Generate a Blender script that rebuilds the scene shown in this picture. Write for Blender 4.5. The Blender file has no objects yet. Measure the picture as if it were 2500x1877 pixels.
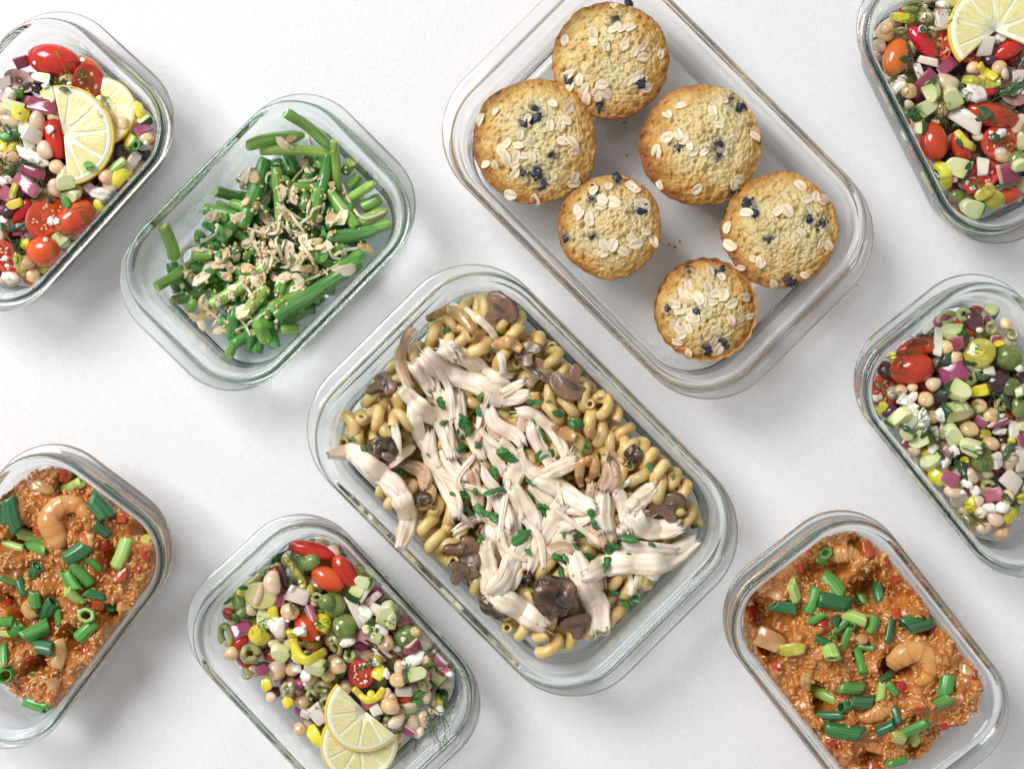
import bpy, bmesh, math, random
import numpy as np
rng = np.random.default_rng(7); random.seed(7)
sc = bpy.context.scene
COL = sc.collection
mm = 0.001
# ---------------------------------------------------------------- camera, world, lamps
CAM_H = 950.0                 # mm above the cloth
PXMM = 0.27                   # mm per photo pixel on the cloth
cam = bpy.data.cameras.new("camera"); cam_o = bpy.data.objects.new("camera", cam); COL.objects.link(cam_o)
cam_o.location = (0, 0, CAM_H*mm); cam.sensor_width = 36; cam.lens = 36*CAM_H/(2500*PXMM)
cam.clip_start = 0.05; cam.clip_end = 50
sc.camera = cam_o
w = bpy.data.worlds.new("World"); sc.world = w; w.use_nodes = True
bg = w.node_tree.nodes['Background']; bg.inputs[0].default_value = (1.0, 0.965, 0.955, 1); bg.inputs[1].default_value = 0.46
def lamp(name, loc, target, sx, sy, power, col):
    l = bpy.data.lights.new(name, 'AREA'); l.shape = 'RECTANGLE'; l.size = sx; l.size_y = sy; l.energy = power; l.color = col
    o = bpy.data.objects.new(name, l); COL.objects.link(o); o.location = loc
    from mathutils import Vector
    o.rotation_euler = (Vector(target)-Vector(loc)).to_track_quat('-Z', 'Y').to_euler()
    return o
lamp("window_light", (-1.4, 1.15, 2.0), (-0.03, 0.0, 0), 1.3, 1.3, 74, (0.985, 0.98, 1.0))
sc.view_settings.view_transform = 'Standard'; sc.view_settings.look = 'None'
sc.view_settings.exposure = 0.0; sc.view_settings.gamma = 1
cy = sc.cycles
cy.max_bounces = 18; cy.transmission_bounces = 16; cy.transparent_max_bounces = 16; cy.diffuse_bounces = 5; cy.glossy_bounces = 6
cy.sample_clamp_indirect = 0; cy.caustics_refractive = True; cy.caustics_reflective = False; cy.blur_glossy = 0.0
# ---------------------------------------------------------------- photo pixel -> place on a level plane
def at(px, py, z=0.0):
    k = PXMM*(CAM_H-z)/CAM_H
    return np.array([(px-1250)*k, -(py-938.5)*k])
def to_px(x, y, z):
    k = PXMM*(CAM_H-z)/CAM_H
    return x/k+1250, -y/k+938.5
# ---------------------------------------------------------------- noise and mesh helpers (mm, numpy)
_perm = rng.permutation(512)
_grad = rng.normal(size=(512, 3)); _grad /= np.linalg.norm(_grad, axis=1)[:, None]
def noise(p, s=1.0, seed=0):
    p = np.asarray(p, float)/s + seed*17.37
    i = np.floor(p).astype(int); f = p-i; u = f*f*f*(f*(f*6-15)+10)
    out = np.zeros(p.shape[:-1])
    for dx in (0, 1):
        wx = u[..., 0] if dx else 1-u[..., 0]
        for dy in (0, 1):
            wy = u[..., 1] if dy else 1-u[..., 1]
            for dz in (0, 1):
                wz = u[..., 2] if dz else 1-u[..., 2]
                h = _perm[(_perm[(_perm[(i[..., 0]+dx) & 511]+i[..., 1]+dy) & 511]+i[..., 2]+dz) & 511]
                d = f-np.array([dx, dy, dz])
                out += wx*wy*wz*(d*_grad[h]).sum(-1)
    return out*1.6
def n2(x, y, s, seed=0): return noise(np.stack([x, y, np.full_like(x, 3.1)], -1), s, seed)
def rotm(rx=0, ry=0, rz=0):
    cx, sx, cy_, sy, cz, sz = math.cos(rx), math.sin(rx), math.cos(ry), math.sin(ry), math.cos(rz), math.sin(rz)
    X = np.array([[1, 0, 0], [0, cx, -sx], [0, sx, cx]]); Y = np.array([[cy_, 0, sy], [0, 1, 0], [-sy, 0, cy_]])
    Z = np.array([[cz, -sz, 0], [sz, cz, 0], [0, 0, 1]])
    return Z@Y@X
def slope_rot(gx, gy):
    n = np.array([-gx, -gy, 1.0]); n /= np.linalg.norm(n)
    a = np.cross([0, 0, 1], n); s = np.linalg.norm(a)
    if s < 1e-6: return np.eye(3)
    a /= s; c = n[2]; K = np.array([[0, -a[2], a[1]], [a[2], 0, -a[0]], [-a[1], a[0], 0]])
    return np.eye(3)+s*K+(1-c)*K@K
class Mx:                      # a mesh being built: vertices, faces, material slots, vertex attributes
    def __init__(s, V, F, A=None, mi=0):
        s.V = np.asarray(V, float); s.F = [np.asarray(f, int) for f in F if len(f)]; s.A = A or {}; s.mi = [mi]*len(s.F)
def join(ms):
    V, F, mi, off = [], [], [], 0
    keys = set().union(*[m.A.keys() for m in ms]); A = {k: [] for k in keys}
    for m in ms:
        V.append(m.V); F += [f+off for f in m.F]; mi += m.mi; off += len(m.V)
        for k in keys:
            d = m.A.get(k); A[k].append(np.zeros((len(m.V),)+((3,) if k in ('st', 'col') else ())) if d is None else d)
    r = Mx(np.concatenate(V), [], {k: np.concatenate(v) for k, v in A.items()}); r.F = F; r.mi = mi
    return r
def tf(m, R=None, t=(0, 0, 0), s=1.0):
    V = m.V*np.asarray(s)
    if R is not None: V = V@R.T
    r = Mx(V+np.asarray(t), [], dict(m.A)); r.F = m.F; r.mi = m.mi
    return r
def bmesh_data(m, name, mats, smooth=True):
    me = bpy.data.meshes.new(name); me.vertices.add(len(m.V)); me.vertices.foreach_set('co', (m.V*mm).astype(np.float32).ravel())
    li, ls, mi, st = [], [], [], 0
    for f, k in zip(m.F, m.mi):
        li.append(f.ravel()); n, c = f.shape; ls.append(st+np.arange(n)*c); st += n*c; mi.append(np.full(n, k))
    li = np.concatenate(li).astype(np.int32); ls = np.concatenate(ls).astype(np.int32)
    me.loops.add(len(li)); me.loops.foreach_set('vertex_index', li)
    me.polygons.add(len(ls)); me.polygons.foreach_set('loop_start', ls)
    me.polygons.foreach_set('material_index', np.concatenate(mi).astype(np.int32))
    for x in (mats if isinstance(mats, (list, tuple)) else [mats]): me.materials.append(x)
    for k, v in m.A.items():
        if v.ndim == 2:
            a = me.attributes.new(k, 'FLOAT_VECTOR', 'POINT'); a.data.foreach_set('vector', v.astype(np.float32).ravel())
        else:
            a = me.attributes.new(k, 'FLOAT', 'POINT'); a.data.foreach_set('value', v.astype(np.float32))
    me.update(calc_edges=True); me.validate()
    if smooth: me.polygons.foreach_set('use_smooth', np.ones(len(ls), bool))
    return me
def link(name, me, parent=None, loc=(0, 0, 0), R=None, s=1.0):
    from mathutils import Matrix
    o = bpy.data.objects.new(name, me); COL.objects.link(o)
    Mw = Matrix.Translation(tuple(float(a)*mm for a in loc))
    if R is not None: Mw = Mw @ Matrix([[float(x) for x in r] for r in R]).to_4x4()
    if np.ndim(s): Mw = Mw @ Matrix.Diagonal((float(s[0]), float(s[1]), float(s[2]), 1))
    elif s != 1.0: Mw = Mw @ Matrix.Scale(s, 4)
    if parent is not None: o.parent = parent
    o.matrix_local = Mw
    return o
def obj(name, m, mats, parent=None, loc=(0, 0, 0), R=None, smooth=True): return link(name, bmesh_data(m, name, mats, smooth), parent, loc, R)
def copy_tree(o, parent=None):
    c = o.copy(); COL.objects.link(c)
    if parent is not None: c.parent = parent
    for ch in o.children: copy_tree(ch, c)
    return c
_ico = {}
def ico(n):
    if n not in _ico:
        b = bmesh.new(); bmesh.ops.create_icosphere(b, subdivisions=n, radius=1); b.verts.ensure_lookup_table()
        _ico[n] = (np.array([v.co[:] for v in b.verts]), np.array([[v.index for v in f.verts] for f in b.faces])); b.free()
    return _ico[n]
def blob(n, s, amp=0, freq=1.0, seed=0, fn=None):
    V, F = ico(n); r = np.ones(len(V))
    if amp: r = r+amp*noise(V, freq, seed)+amp*.4*noise(V, freq*.45, seed+3)
    if fn is not None: r = r*fn(V)
    return Mx(V*r[:, None]*np.asarray(s, float), [F])
def quads(nu, nv, wrap=True, flip=False):
    i = np.arange(nu-1)[:, None]; j = np.arange(nv if wrap else nv-1)[None, :]; k = (j+1) % nv
    q = np.stack([i*nv+j, i*nv+k, (i+1)*nv+k, (i+1)*nv+j], -1).reshape(-1, 4)
    return q[:, ::-1] if flip else q
def fan(ring, c, flip=False):
    r = np.asarray(ring); t = np.stack([r, np.roll(r, -1), np.full(len(r), c)], -1)
    return t[:, ::-1] if flip else t
def smooth_path(P, n):
    P = np.asarray(P, float); d = np.r_[0, np.cumsum(np.linalg.norm(np.diff(P, axis=0), axis=1))]
    if len(P) == 2: t = np.linspace(0, 1, n)[:, None]; return P[0]*(1-t)+P[1]*t
    Q = np.vstack([2*P[0]-P[1], P, 2*P[-1]-P[-2]]); out = []
    for s in np.linspace(0, d[-1], n):
        i = min(np.searchsorted(d, s, 'right')-1, len(P)-2); t = (s-d[i])/max(d[i+1]-d[i], 1e-9)
        a, b, c, e = Q[i], Q[i+1], Q[i+2], Q[i+3]
        out.append(.5*(2*b+(c-a)*t+(2*a-5*b+4*c-e)*t*t+(3*b-a-3*c+e)*t**3))
    return np.array(out)
def frames(P, up=(0, 0, 1)):
    T = np.gradient(P, axis=0); T /= np.linalg.norm(T, axis=1)[:, None]+1e-12
    B = np.cross(up, T); B /= np.linalg.norm(B, axis=1)[:, None]+1e-9
    return T, B, np.cross(T, B)
def tube(P, ra, rb=None, nv=12, fn=None, up=(0, 0, 1), cap=True, shift=None):
    P = np.asarray(P, float); n = len(P); ra = np.broadcast_to(ra, n).astype(float); rb = ra if rb is None else np.broadcast_to(rb, n).astype(float)
    T, B, N = frames(P, up); ph = np.arange(nv)*2*math.pi/nv
    k = np.ones((n, nv)) if fn is None else fn(np.arange(n)[:, None]/(n-1), ph[None, :])
    V = P[:, None]+B[:, None]*(k*np.cos(ph)*ra[:, None])[..., None]+N[:, None]*(k*np.sin(ph)*rb[:, None])[..., None]
    if shift is not None: V = V+T[:, None]*shift[..., None]
    s = np.r_[0, np.cumsum(np.linalg.norm(np.diff(P, axis=0), axis=1))]
    st = np.zeros((n, nv, 3)); st[..., 0] = s[:, None]; st[..., 1] = ph*np.mean(ra)
    st[..., 2] = np.linspace(0, 1, n)[:, None]
    V = V.reshape(-1, 3); st = st.reshape(-1, 3); F = [quads(n, nv, flip=False)]
    if cap:
        c0, c1 = len(V), len(V)+1
        V = np.vstack([V, V[:nv].mean(0), V[-nv:].mean(0)]) ; st = np.vstack([st, [0, 0, 0], [s[-1], 0, 1]])
        F += [fan(np.arange(nv), c0, True), fan(np.arange((n-1)*nv, n*nv), c1)]
    return Mx(V, F, {'st': st})
def hollow(P, ro, ri, nv=14, flat=1.0, fn=None, cut0=0, cut1=0, up=(0, 0, 1)):
    P = np.asarray(P, float); n = len(P); T, B, N = frames(P, up); ph = np.arange(nv)*2*math.pi/nv
    k = np.ones((n, nv)) if fn is None else fn(np.arange(n)[:, None]/(n-1), ph[None, :])
    t = np.linspace(0, 1, n)[:, None]; sh = (1-t)**3*cut0*np.cos(ph)+t**3*cut1*np.cos(ph+.6)
    rings = []
    for r in (ro, ri):
        rr = np.broadcast_to(r, n).astype(float)[:, None]*k
        rings.append(P[:, None]+B[:, None]*(rr*np.cos(ph))[..., None]+N[:, None]*(rr*flat*np.sin(ph))[..., None]+T[:, None]*sh[..., None])
    V = np.vstack([rings[0].reshape(-1, 3), rings[1].reshape(-1, 3)]); o = n*nv; j = np.arange(nv); k2 = (j+1) % nv
    e0 = np.stack([j, o+j, o+k2, k2], -1); b = (n-1)*nv; e1 = np.stack([b+j, b+k2, o+b+k2, o+b+j], -1)
    ins = np.r_[np.zeros(o), np.ones(o)]; tt = np.tile(np.repeat(np.linspace(0, 1, n), nv), 2)
    st = np.stack([tt, np.tile(ph, 2*n)*1.0, ins], -1)
    return Mx(V, [quads(n, nv), quads(n, nv, flip=True)+o, e0, e1], {'st': st})
def plate(O, th, bev=.25, warp=None, inner=(.8, .45), rough=0, seed=0):
    """A slab with the outline O (closed, mm), rounded edges; attribute top: 1 upper face, 0 under face; rim: 1 at the outline."""
    O = np.asarray(O, float); n = len(O)
    if (O[:, 0]*np.roll(O[:, 1], -1)-O[:, 1]*np.roll(O[:, 0], -1)).sum() < 0: O = O[::-1]
    c = O.mean(0); D = O-c; h = th/2
    L = [(k, h) for k in inner[::-1]]+[(1-bev*.35, h), (1-bev*.08, h*.72), (1, h*.2), (1, -h*.2), (1-bev*.08, -h*.72), (1-bev*.35, -h)]+[(k, -h) for k in inner]
    V = [np.r_[c, h]]; top = [1.0]; rim = [0.0]
    for k, z in L:
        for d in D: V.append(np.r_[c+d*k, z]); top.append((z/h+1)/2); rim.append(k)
    V.append(np.r_[c, -h]); top.append(0.0); rim.append(0.0)
    V = np.array(V); m = len(L); F = [fan(np.arange(1, n+1), 0), quads(m, n, flip=True)+1, fan(np.arange(1+(m-1)*n, 1+m*n), len(V)-1, True)]
    if rough: V = V+rough*np.stack([noise(V, th*.9, seed+k) for k in range(3)], -1)
    if warp is not None: V = warp(V)
    return Mx(V, F, {'top': np.array(top), 'rim': np.array(rim)})
def ellipse(a, b, n=20, jit=0, seed=0, p=2.0):
    t = np.arange(n)*2*math.pi/n; c, s = np.cos(t), np.sin(t)
    r = 1+jit*noise(np.stack([c, s, t*0+seed*2.3], -1), .7)+jit*.5*noise(np.stack([c, s, t*0+seed*1.7+9], -1), .3)
    x = np.sign(c)*np.abs(c)**(2/p)*a*r; y = np.sign(s)*np.abs(s)**(2/p)*b*r
    return np.stack([x, y], -1)
def poly_round(pts, n=28, r=.25):
    pts = np.asarray(pts, float); out = []
    m = len(pts); per = max(2, n//m)
    for i in range(m):
        a, b, c = pts[i-1], pts[i], pts[(i+1) % m]; p0 = b+(a-b)*r; p1 = b+(c-b)*r
        for t in np.linspace(0, 1, per): out.append((1-t)**2*p0+2*t*(1-t)*b+t*t*p1)
    return np.array(out)
def bent(rx=None, ry=None, wob=0, s=8, seed=0):     # warp: bend over a cylinder / wobble
    def f(V):
        V = V.copy()
        if rx: V[:, 2] -= V[:, 0]**2/(2*rx)
        if ry: V[:, 2] -= V[:, 1]**2/(2*ry)
        if wob: V[:, 2] += wob*n2(V[:, 0], V[:, 1], s, seed)
        return V
    return f
# ---------------------------------------------------------------- materials
def nodes(name):
    m = bpy.data.materials.new(name); m.use_nodes = True; t = m.node_tree
    return m, t.nodes, t.links, t.nodes['Principled BSDF']
def ramp(N, stops):
    r = N.new('ShaderNodeValToRGB'); e = r.color_ramp.elements
    while len(e) < len(stops): e.new(.5)
    for x, (p, c) in zip(e, stops): x.position = p; x.color = (*c, 1)
    return r
def pmat(name, cols, scale=300, rough=.4, stain=None, bump=0., bscale=900, bdist=.4, sss=0., sssc=(1, .5, .25), ssd=2., coat=0., rnd=.1, hue=.012, attr=None, jit=.25,
         st=None, spec=.5, trans=0., specks=None, detail=4, vor=0):
    """cols: colours met in turn by a noise (or [(position, colour)] along the vertex attribute attr)."""
    m, N, L, B = nodes(name)
    tc = N.new('ShaderNodeTexCoord'); oi = N.new('ShaderNodeObjectInfo')
    w4 = N.new('ShaderNodeMath'); w4.operation = 'MULTIPLY'; w4.inputs[1].default_value = 37; L.new(oi.outputs['Random'], w4.inputs[0])
    src = tc.outputs['Object']
    if st:
        a = N.new('ShaderNodeAttribute'); a.attribute_name = 'st'; mp = N.new('ShaderNodeVectorMath'); mp.operation = 'MULTIPLY'
        mp.inputs[1].default_value = st; L.new(a.outputs['Vector'], mp.inputs[0]); src = mp.outputs[0]; 
    no = N.new('ShaderNodeTexNoise'); no.noise_dimensions = '4D'; no.inputs['Scale'].default_value = 1 if st else scale; no.inputs['Detail'].default_value = detail
    L.new(src, no.inputs['Vector']); L.new(w4.outputs[0], no.inputs['W'])
    if attr:
        at_ = N.new('ShaderNodeAttribute'); at_.attribute_name = attr
        ad = N.new('ShaderNodeMath'); ad.operation = 'MULTIPLY_ADD'; ad.inputs[1].default_value = jit; L.new(no.outputs['Fac'], ad.inputs[0]); 
        sb = N.new('ShaderNodeMath'); sb.operation = 'SUBTRACT'; sb.inputs[1].default_value = jit*.5; L.new(at_.outputs['Fac'], sb.inputs[0]); L.new(sb.outputs[0], ad.inputs[2])
        r = ramp(N, cols); L.new(ad.outputs[0], r.inputs[0])
    else:
        n = len(cols); r = ramp(N, [(.32+.36*i/max(n-1, 1), c) for i, c in enumerate(cols)]); L.new(no.outputs['Fac'], r.inputs[0])
    col = r.outputs[0]
    if specks:
        sc_, thr, cc = specks; n3 = N.new('ShaderNodeTexNoise'); n3.noise_dimensions = '4D'; n3.inputs['Scale'].default_value = sc_; n3.inputs['Detail'].default_value = 2; L.new(tc.outputs['Object'], n3.inputs['Vector']); L.new(w4.outputs[0], n3.inputs['W'])
        mr = N.new('ShaderNodeMapRange'); mr.inputs[1].default_value = thr; mr.inputs[2].default_value = thr+.05; L.new(n3.outputs['Fac'], mr.inputs[0])
        mx = N.new('ShaderNodeMixRGB'); mx.inputs[2].default_value = (*cc, 1); L.new(mr.outputs[0], mx.inputs[0]); L.new(col, mx.inputs[1]); col = mx.outputs[0]
    if stain:
        sa = N.new('ShaderNodeAttribute'); sa.attribute_name = 'stain'; sm = N.new('ShaderNodeMath'); sm.operation = 'MULTIPLY'; L.new(sa.outputs['Fac'], sm.inputs[0]); sr = N.new('ShaderNodeMapRange'); sr.inputs[1].default_value = .38; sr.inputs[2].default_value = .6; L.new(no.outputs['Fac'], sr.inputs[0]); L.new(sr.outputs[0], sm.inputs[1])
        mx = N.new('ShaderNodeMixRGB'); mx.inputs[2].default_value = (*stain, 1); L.new(sm.outputs[0], mx.inputs[0]); L.new(col, mx.inputs[1]); col = mx.outputs[0]
    h = N.new('ShaderNodeHueSaturation'); L.new(col, h.inputs['Color'])
    v = N.new('ShaderNodeMapRange'); v.inputs[3].default_value = 1-rnd; v.inputs[4].default_value = 1+rnd; L.new(oi.outputs['Random'], v.inputs[0]); L.new(v.outputs[0], h.inputs['Value'])
    f2 = N.new('ShaderNodeMath'); f2.operation = 'FRACT'; L.new(w4.outputs[0], f2.inputs[0])
    hv = N.new('ShaderNodeMapRange'); hv.inputs[3].default_value = .5-hue; hv.inputs[4].default_value = .5+hue; L.new(f2.outputs[0], hv.inputs[0]); L.new(hv.outputs[0], h.inputs['Hue'])
    L.new(h.outputs[0], B.inputs['Base Color'])
    B.inputs['Roughness'].default_value = rough; B.inputs['Specular IOR Level'].default_value = spec
    if sss:
        B.inputs['Subsurface Weight'].default_value = sss; B.inputs['Subsurface Radius'].default_value = sssc; B.inputs['Subsurface Scale'].default_value = ssd*mm
    if coat: B.inputs['Coat Weight'].default_value = coat; B.inputs['Coat Roughness'].default_value = .05
    if trans: B.inputs['Transmission Weight'].default_value = trans
    if bump:
        if vor:
            b2 = N.new('ShaderNodeTexVoronoi'); b2.inputs['Scale'].default_value = bscale; o2 = b2.outputs['Distance']
        else:
            b2 = N.new('ShaderNodeTexNoise'); b2.inputs['Detail'].default_value = 5; b2.inputs['Scale'].default_value = 1 if st else bscale; o2 = b2.outputs['Fac']
        if st: 
            m3 = N.new('ShaderNodeVectorMath'); m3.operation = 'SCALE'; m3.inputs[3].default_value = bscale; L.new(src, m3.inputs[0]); L.new(m3.outputs[0], b2.inputs['Vector'])
        else: L.new(tc.outputs['Object'], b2.inputs['Vector'])
        bp = N.new('ShaderNodeBump'); bp.inputs['Strength'].default_value = bump; bp.inputs['Distance'].default_value = bdist*mm
        L.new(o2, bp.inputs['Height']); L.new(bp.outputs[0], B.inputs['Normal'])
        if coat: L.new(bp.outputs[0], B.inputs['Coat Normal'])
    return m
MAT = {}
def glass_mat(name, tint, dens):
    m, N, L, B = nodes(name)
    B.inputs['Base Color'].default_value = (1, 1, 1, 1); B.inputs['Roughness'].default_value = 0.0; B.inputs['Transmission Weight'].default_value = 1; B.inputs['IOR'].default_value = 1.49
    va = N.new('ShaderNodeVolumeAbsorption'); va.inputs['Color'].default_value = (*tint, 1); va.inputs['Density'].default_value = dens
    L.new(va.outputs[0], N['Material Output'].inputs['Volume'])
    return m
MAT['glass'] = glass_mat('glass_teal', (.30, .74, .76), 21)
MAT['glass_clear'] = glass_mat('glass_clear', (.5, .75, .73), 8)
# linen: irregular threads across and along
m, N, L, B = nodes('white_linen'); tc = N.new('ShaderNodeTexCoord'); outs = []
for sx, sy in ((1900, 330), (330, 1900)):
    mp = N.new('ShaderNodeVectorMath'); mp.operation = 'MULTIPLY'; mp.inputs[1].default_value = (sx, sy, 1); L.new(tc.outputs['Object'], mp.inputs[0])
    n_ = N.new('ShaderNodeTexNoise'); n_.inputs['Scale'].default_value = .55; n_.inputs['Detail'].default_value = 3; L.new(mp.outputs[0], n_.inputs['Vector']); outs.append(n_.outputs['Fac'])
ad = N.new('ShaderNodeMath'); ad.operation = 'ADD'; L.new(outs[0], ad.inputs[0]); L.new(outs[1], ad.inputs[1])
bp = N.new('ShaderNodeBump'); bp.inputs['Strength'].default_value = 1.0; bp.inputs['Distance'].default_value = .3*mm; L.new(ad.outputs[0], bp.inputs['Height']); L.new(bp.outputs[0], B.inputs['Normal'])
r = ramp(N, [(.3, (.745, .74, .75)), (.7, (.84, .835, .845))]); hf = N.new('ShaderNodeMath'); hf.operation = 'MULTIPLY'; hf.inputs[1].default_value = .5; L.new(ad.outputs[0], hf.inputs[0]); L.new(hf.outputs[0], r.inputs[0]); L.new(r.outputs[0], B.inputs['Base Color'])
B.inputs['Roughness'].default_value = .9; B.inputs['Specular IOR Level'].default_value = .2; B.inputs['Sheen Weight'].default_value = .15
MAT['linen'] = m
S = pmat
MAT['tomato'] = S('tomato_skin', [(.42, .012, .006), (.50, .025, .008), (.58, .055, .012)], 60, .16, sss=.25, sssc=(1, .2, .08), ssd=2.5, coat=.5, rnd=.12, hue=.012, bump=.08, bscale=400, specks=(420, .70, (.62, .22, .10)))
MAT['tomato_o'] = S('orange_tomato_skin', [(.60, .055, .008), (.66, .10, .014), (.70, .14, .02)], 60, .18, sss=.25, sssc=(1, .3, .08), ssd=2.5, coat=.5, rnd=.1, bump=.08, bscale=400, specks=(420, .70, (.66, .30, .12)))
MAT['tomato_flesh'] = S('tomato_flesh', [(0, (.60, .20, .07)), (.35, (.56, .10, .05)), (.7, (.60, .08, .045)), (1, (.50, .03, .015))], 260, .42, attr='loc', jit=.4, bump=.15, bscale=500, sss=.3, ssd=2, coat=.1, rnd=.08)
MAT['seed'] = S('tomato_seed', [(.70, .52, .22), (.75, .58, .3)], 300, .3, coat=.4)
MAT['rind'] = S('lemon_rind', [(.80, .56, .04), (.84, .64, .08)], 200, .35, bump=.25, bscale=900, rnd=.04, hue=.005)
MAT['pith'] = S('lemon_pith', [(.84, .80, .56), (.88, .86, .68)], 250, .5, bump=.3, bscale=900, sss=.3, ssd=2, rnd=.03, hue=.005)
MAT['pulp'] = S('lemon_pulp', [(.74, .65, .22), (.82, .75, .36), (.88, .83, .54)], 300, .14, st=(.25, 1.6, .6), bump=.55, bscale=1.3, bdist=.5, sss=.4, sssc=(1, .9, .4), ssd=2.5, coat=.5, rnd=.04, hue=.005)
MAT['onion'] = S('red_onion', [(0, (.74, .69, .57)), (.42, (.72, .60, .54)), (.62, (.46, .14, .21)), (1, (.29, .045, .10))], 220, .16, attr='pur', jit=.42, sss=.45, sssc=(1, .8, .8), ssd=2, coat=.5, rnd=.1, bump=.15, bscale=500, specks=(430, .715, (.07, .12, .03)))
MAT['cucumber'] = S('cucumber', [(0, (.70, .72, .40)), (.3, (.56, .65, .26)), (.6, (.36, .52, .12)), (.80, (.10, .22, .04)), (.92, (.025, .08, .02))], 300, .16, attr='skin', jit=.16, sss=.3, sssc=(.8, 1, .5), ssd=2.5, coat=.5, rnd=.08, bump=.12, bscale=500, specks=(480, .715, (.07, .12, .03)))
MAT['olive'] = S('green_olive', [(.10, .16, .035), (.15, .21, .05), (.22, .27, .08)], 200, .22, sss=.15, ssd=1.5, coat=.4, rnd=.2, hue=.02, bump=.12, bscale=600, specks=(500, .68, (.40, .42, .22)))
MAT['olive_pale'] = S('split_olive', [(.22, .26, .07), (.34, .36, .13), (.46, .44, .22)], 220, .25, coat=.4, rnd=.15, hue=.015, bump=.5, bscale=350, bdist=.8)
MAT['kalamata'] = S('dark_olive', [(.035, .014, .02), (.07, .022, .03), (.14, .05, .055)], 160, .2, coat=.5, rnd=.25, bump=.12, bscale=500)
MAT['kal_flesh'] = S('dark_olive_flesh', [(.34, .16, .15), (.48, .27, .24)], 260, .3, coat=.3, bump=.4, bscale=500)
MAT['chickpea'] = S('chickpea', [(.62, .40, .17), (.76, .54, .28), (.82, .65, .42)], 220, .24, sss=.25, ssd=2, coat=.45, rnd=.14, bump=.3, bscale=330, specks=(480, .715, (.07, .12, .03)))
MAT['white_bean'] = S('white_bean', [(.66, .47, .30), (.74, .57, .40), (.80, .66, .50)], 140, .24, sss=.25, ssd=2, coat=.4, rnd=.08, bump=.1, bscale=400, specks=(480, .715, (.07, .12, .03)))
MAT['pep_y'] = S('yellow_pepper', [(.66, .56, .02), (.74, .66, .04), (.78, .72, .16)], 160, .16, sss=.25, ssd=2, coat=.5, rnd=.08, bump=.2, bscale=400, specks=(480, .715, (.07, .12, .03)))
MAT['pep_o'] = S('pickled_pepper', [(.36, .33, .03), (.46, .42, .05), (.60, .56, .18)], 160, .18, sss=.2, ssd=2, coat=.5, rnd=.1, bump=.25, bscale=400)
MAT['pep_pale'] = S('pale_pepper', [(.60, .58, .20), (.68, .65, .30)], 200, .25, sss=.3, ssd=2, coat=.4, rnd=.06, bump=.4, bscale=500)
MAT['feta'] = S('feta', [(.84, .80, .68), (.90, .87, .79)], 200, .55, sss=.3, sssc=(1, .9, .7), ssd=2, rnd=.04, bump=.5, bscale=500, bdist=.6, specks=(480, .715, (.07, .12, .03)))
MAT['dill'] = S('dill', [(.03, .10, .02), (.06, .17, .035), (.11, .24, .06)], 150, .4, rnd=.3, hue=.02)
MAT['leaf'] = S('dark_herb_leaf', [(.015, .035, .015), (.03, .075, .03), (.06, .12, .05)], 300, .3, coat=.3, rnd=.3, bump=.5, bscale=500)
MAT['parsley'] = S('parsley', [(0, (.035, .16, .035)), (.7, (.06, .23, .05)), (1, (.12, .30, .09))], 200, .38, attr='vein', jit=.5, rnd=.28, hue=.012, bump=.35, bscale=450, spec=.4)
MAT['scal_d'] = S('scallion_dark', [(.018, .10, .03), (.03, .15, .045), (.10, .25, .12)], 1, .26, st=(.6, 5, .5), bump=.25, bscale=2, coat=.3, rnd=.22, hue=.015)
MAT['scal_m'] = S('scallion_mid', [(.05, .22, .03), (.09, .30, .05), (.18, .40, .10)], 1, .26, st=(.6, 5, .5), bump=.25, bscale=2, coat=.3, rnd=.18, hue=.015, sss=.1, ssd=1)
MAT['scal_l'] = S('scallion_pale', [(.26, .46, .06), (.40, .56, .13), (.62, .70, .38)], 1, .26, st=(.6, 5, .5), bump=.25, bscale=2, coat=.3, rnd=.12, hue=.012, sss=.2, ssd=1.5)
def beanmat(nm, a, b, c): return S(nm, [a, b, c], 1, .2, st=(.05, 1.0, .4), bump=.2, bscale=1.8, coat=.22, rnd=.16, hue=.01, sss=.1, sssc=(.5, 1, .3), ssd=1.5, specks=(520, .73, (.42, .42, .22)))
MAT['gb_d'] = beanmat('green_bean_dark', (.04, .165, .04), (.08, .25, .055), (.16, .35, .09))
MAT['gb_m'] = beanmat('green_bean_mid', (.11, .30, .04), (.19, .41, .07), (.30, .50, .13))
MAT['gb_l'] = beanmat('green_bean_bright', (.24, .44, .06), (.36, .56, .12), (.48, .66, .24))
MAT['gb_end'] = S('green_bean_cut_end', [(.30, .42, .12), (.48, .56, .26)], 300, .3, coat=.3)
MAT['almond'] = S('toasted_almond', [(.54, .33, .13), (.68, .49, .25), (.78, .65, .44)], 250, .45, rnd=.18, hue=.01, bump=.5, bscale=500, sss=.1)
MAT['flake'] = S('white_flake', [(.72, .59, .37), (.84, .76, .58)], 220, .5, rnd=.1, bump=.5, bscale=500, sss=.2)
MAT['shallot'] = S('shallot', [(.62, .56, .34), (.74, .69, .50)], 200, .25, coat=.4, sss=.3, ssd=1.5, rnd=.08, bump=.2)
MAT['pasta'] = S('pasta', [(.55, .37, .11), (.68, .50, .19), (.77, .61, .29)], 120, .38, sss=.15, sssc=(1, .7, .3), ssd=1.5, coat=.25, rnd=.13, hue=.008, bump=.15, bscale=350, specks=(650, .685, (.16, .09, .03)))
MAT['chicken'] = S('chicken', [(.78, .60, .43), (.86, .74, .59), (.90, .82, .70)], 1, .42, st=(.04, .32, .2), bump=.5, bscale=2.2, bdist=.5, sss=.35, sssc=(1, .6, .4), ssd=2, rnd=.06, hue=.006, specks=(400, .695, (.42, .25, .13)), coat=.12)
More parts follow.
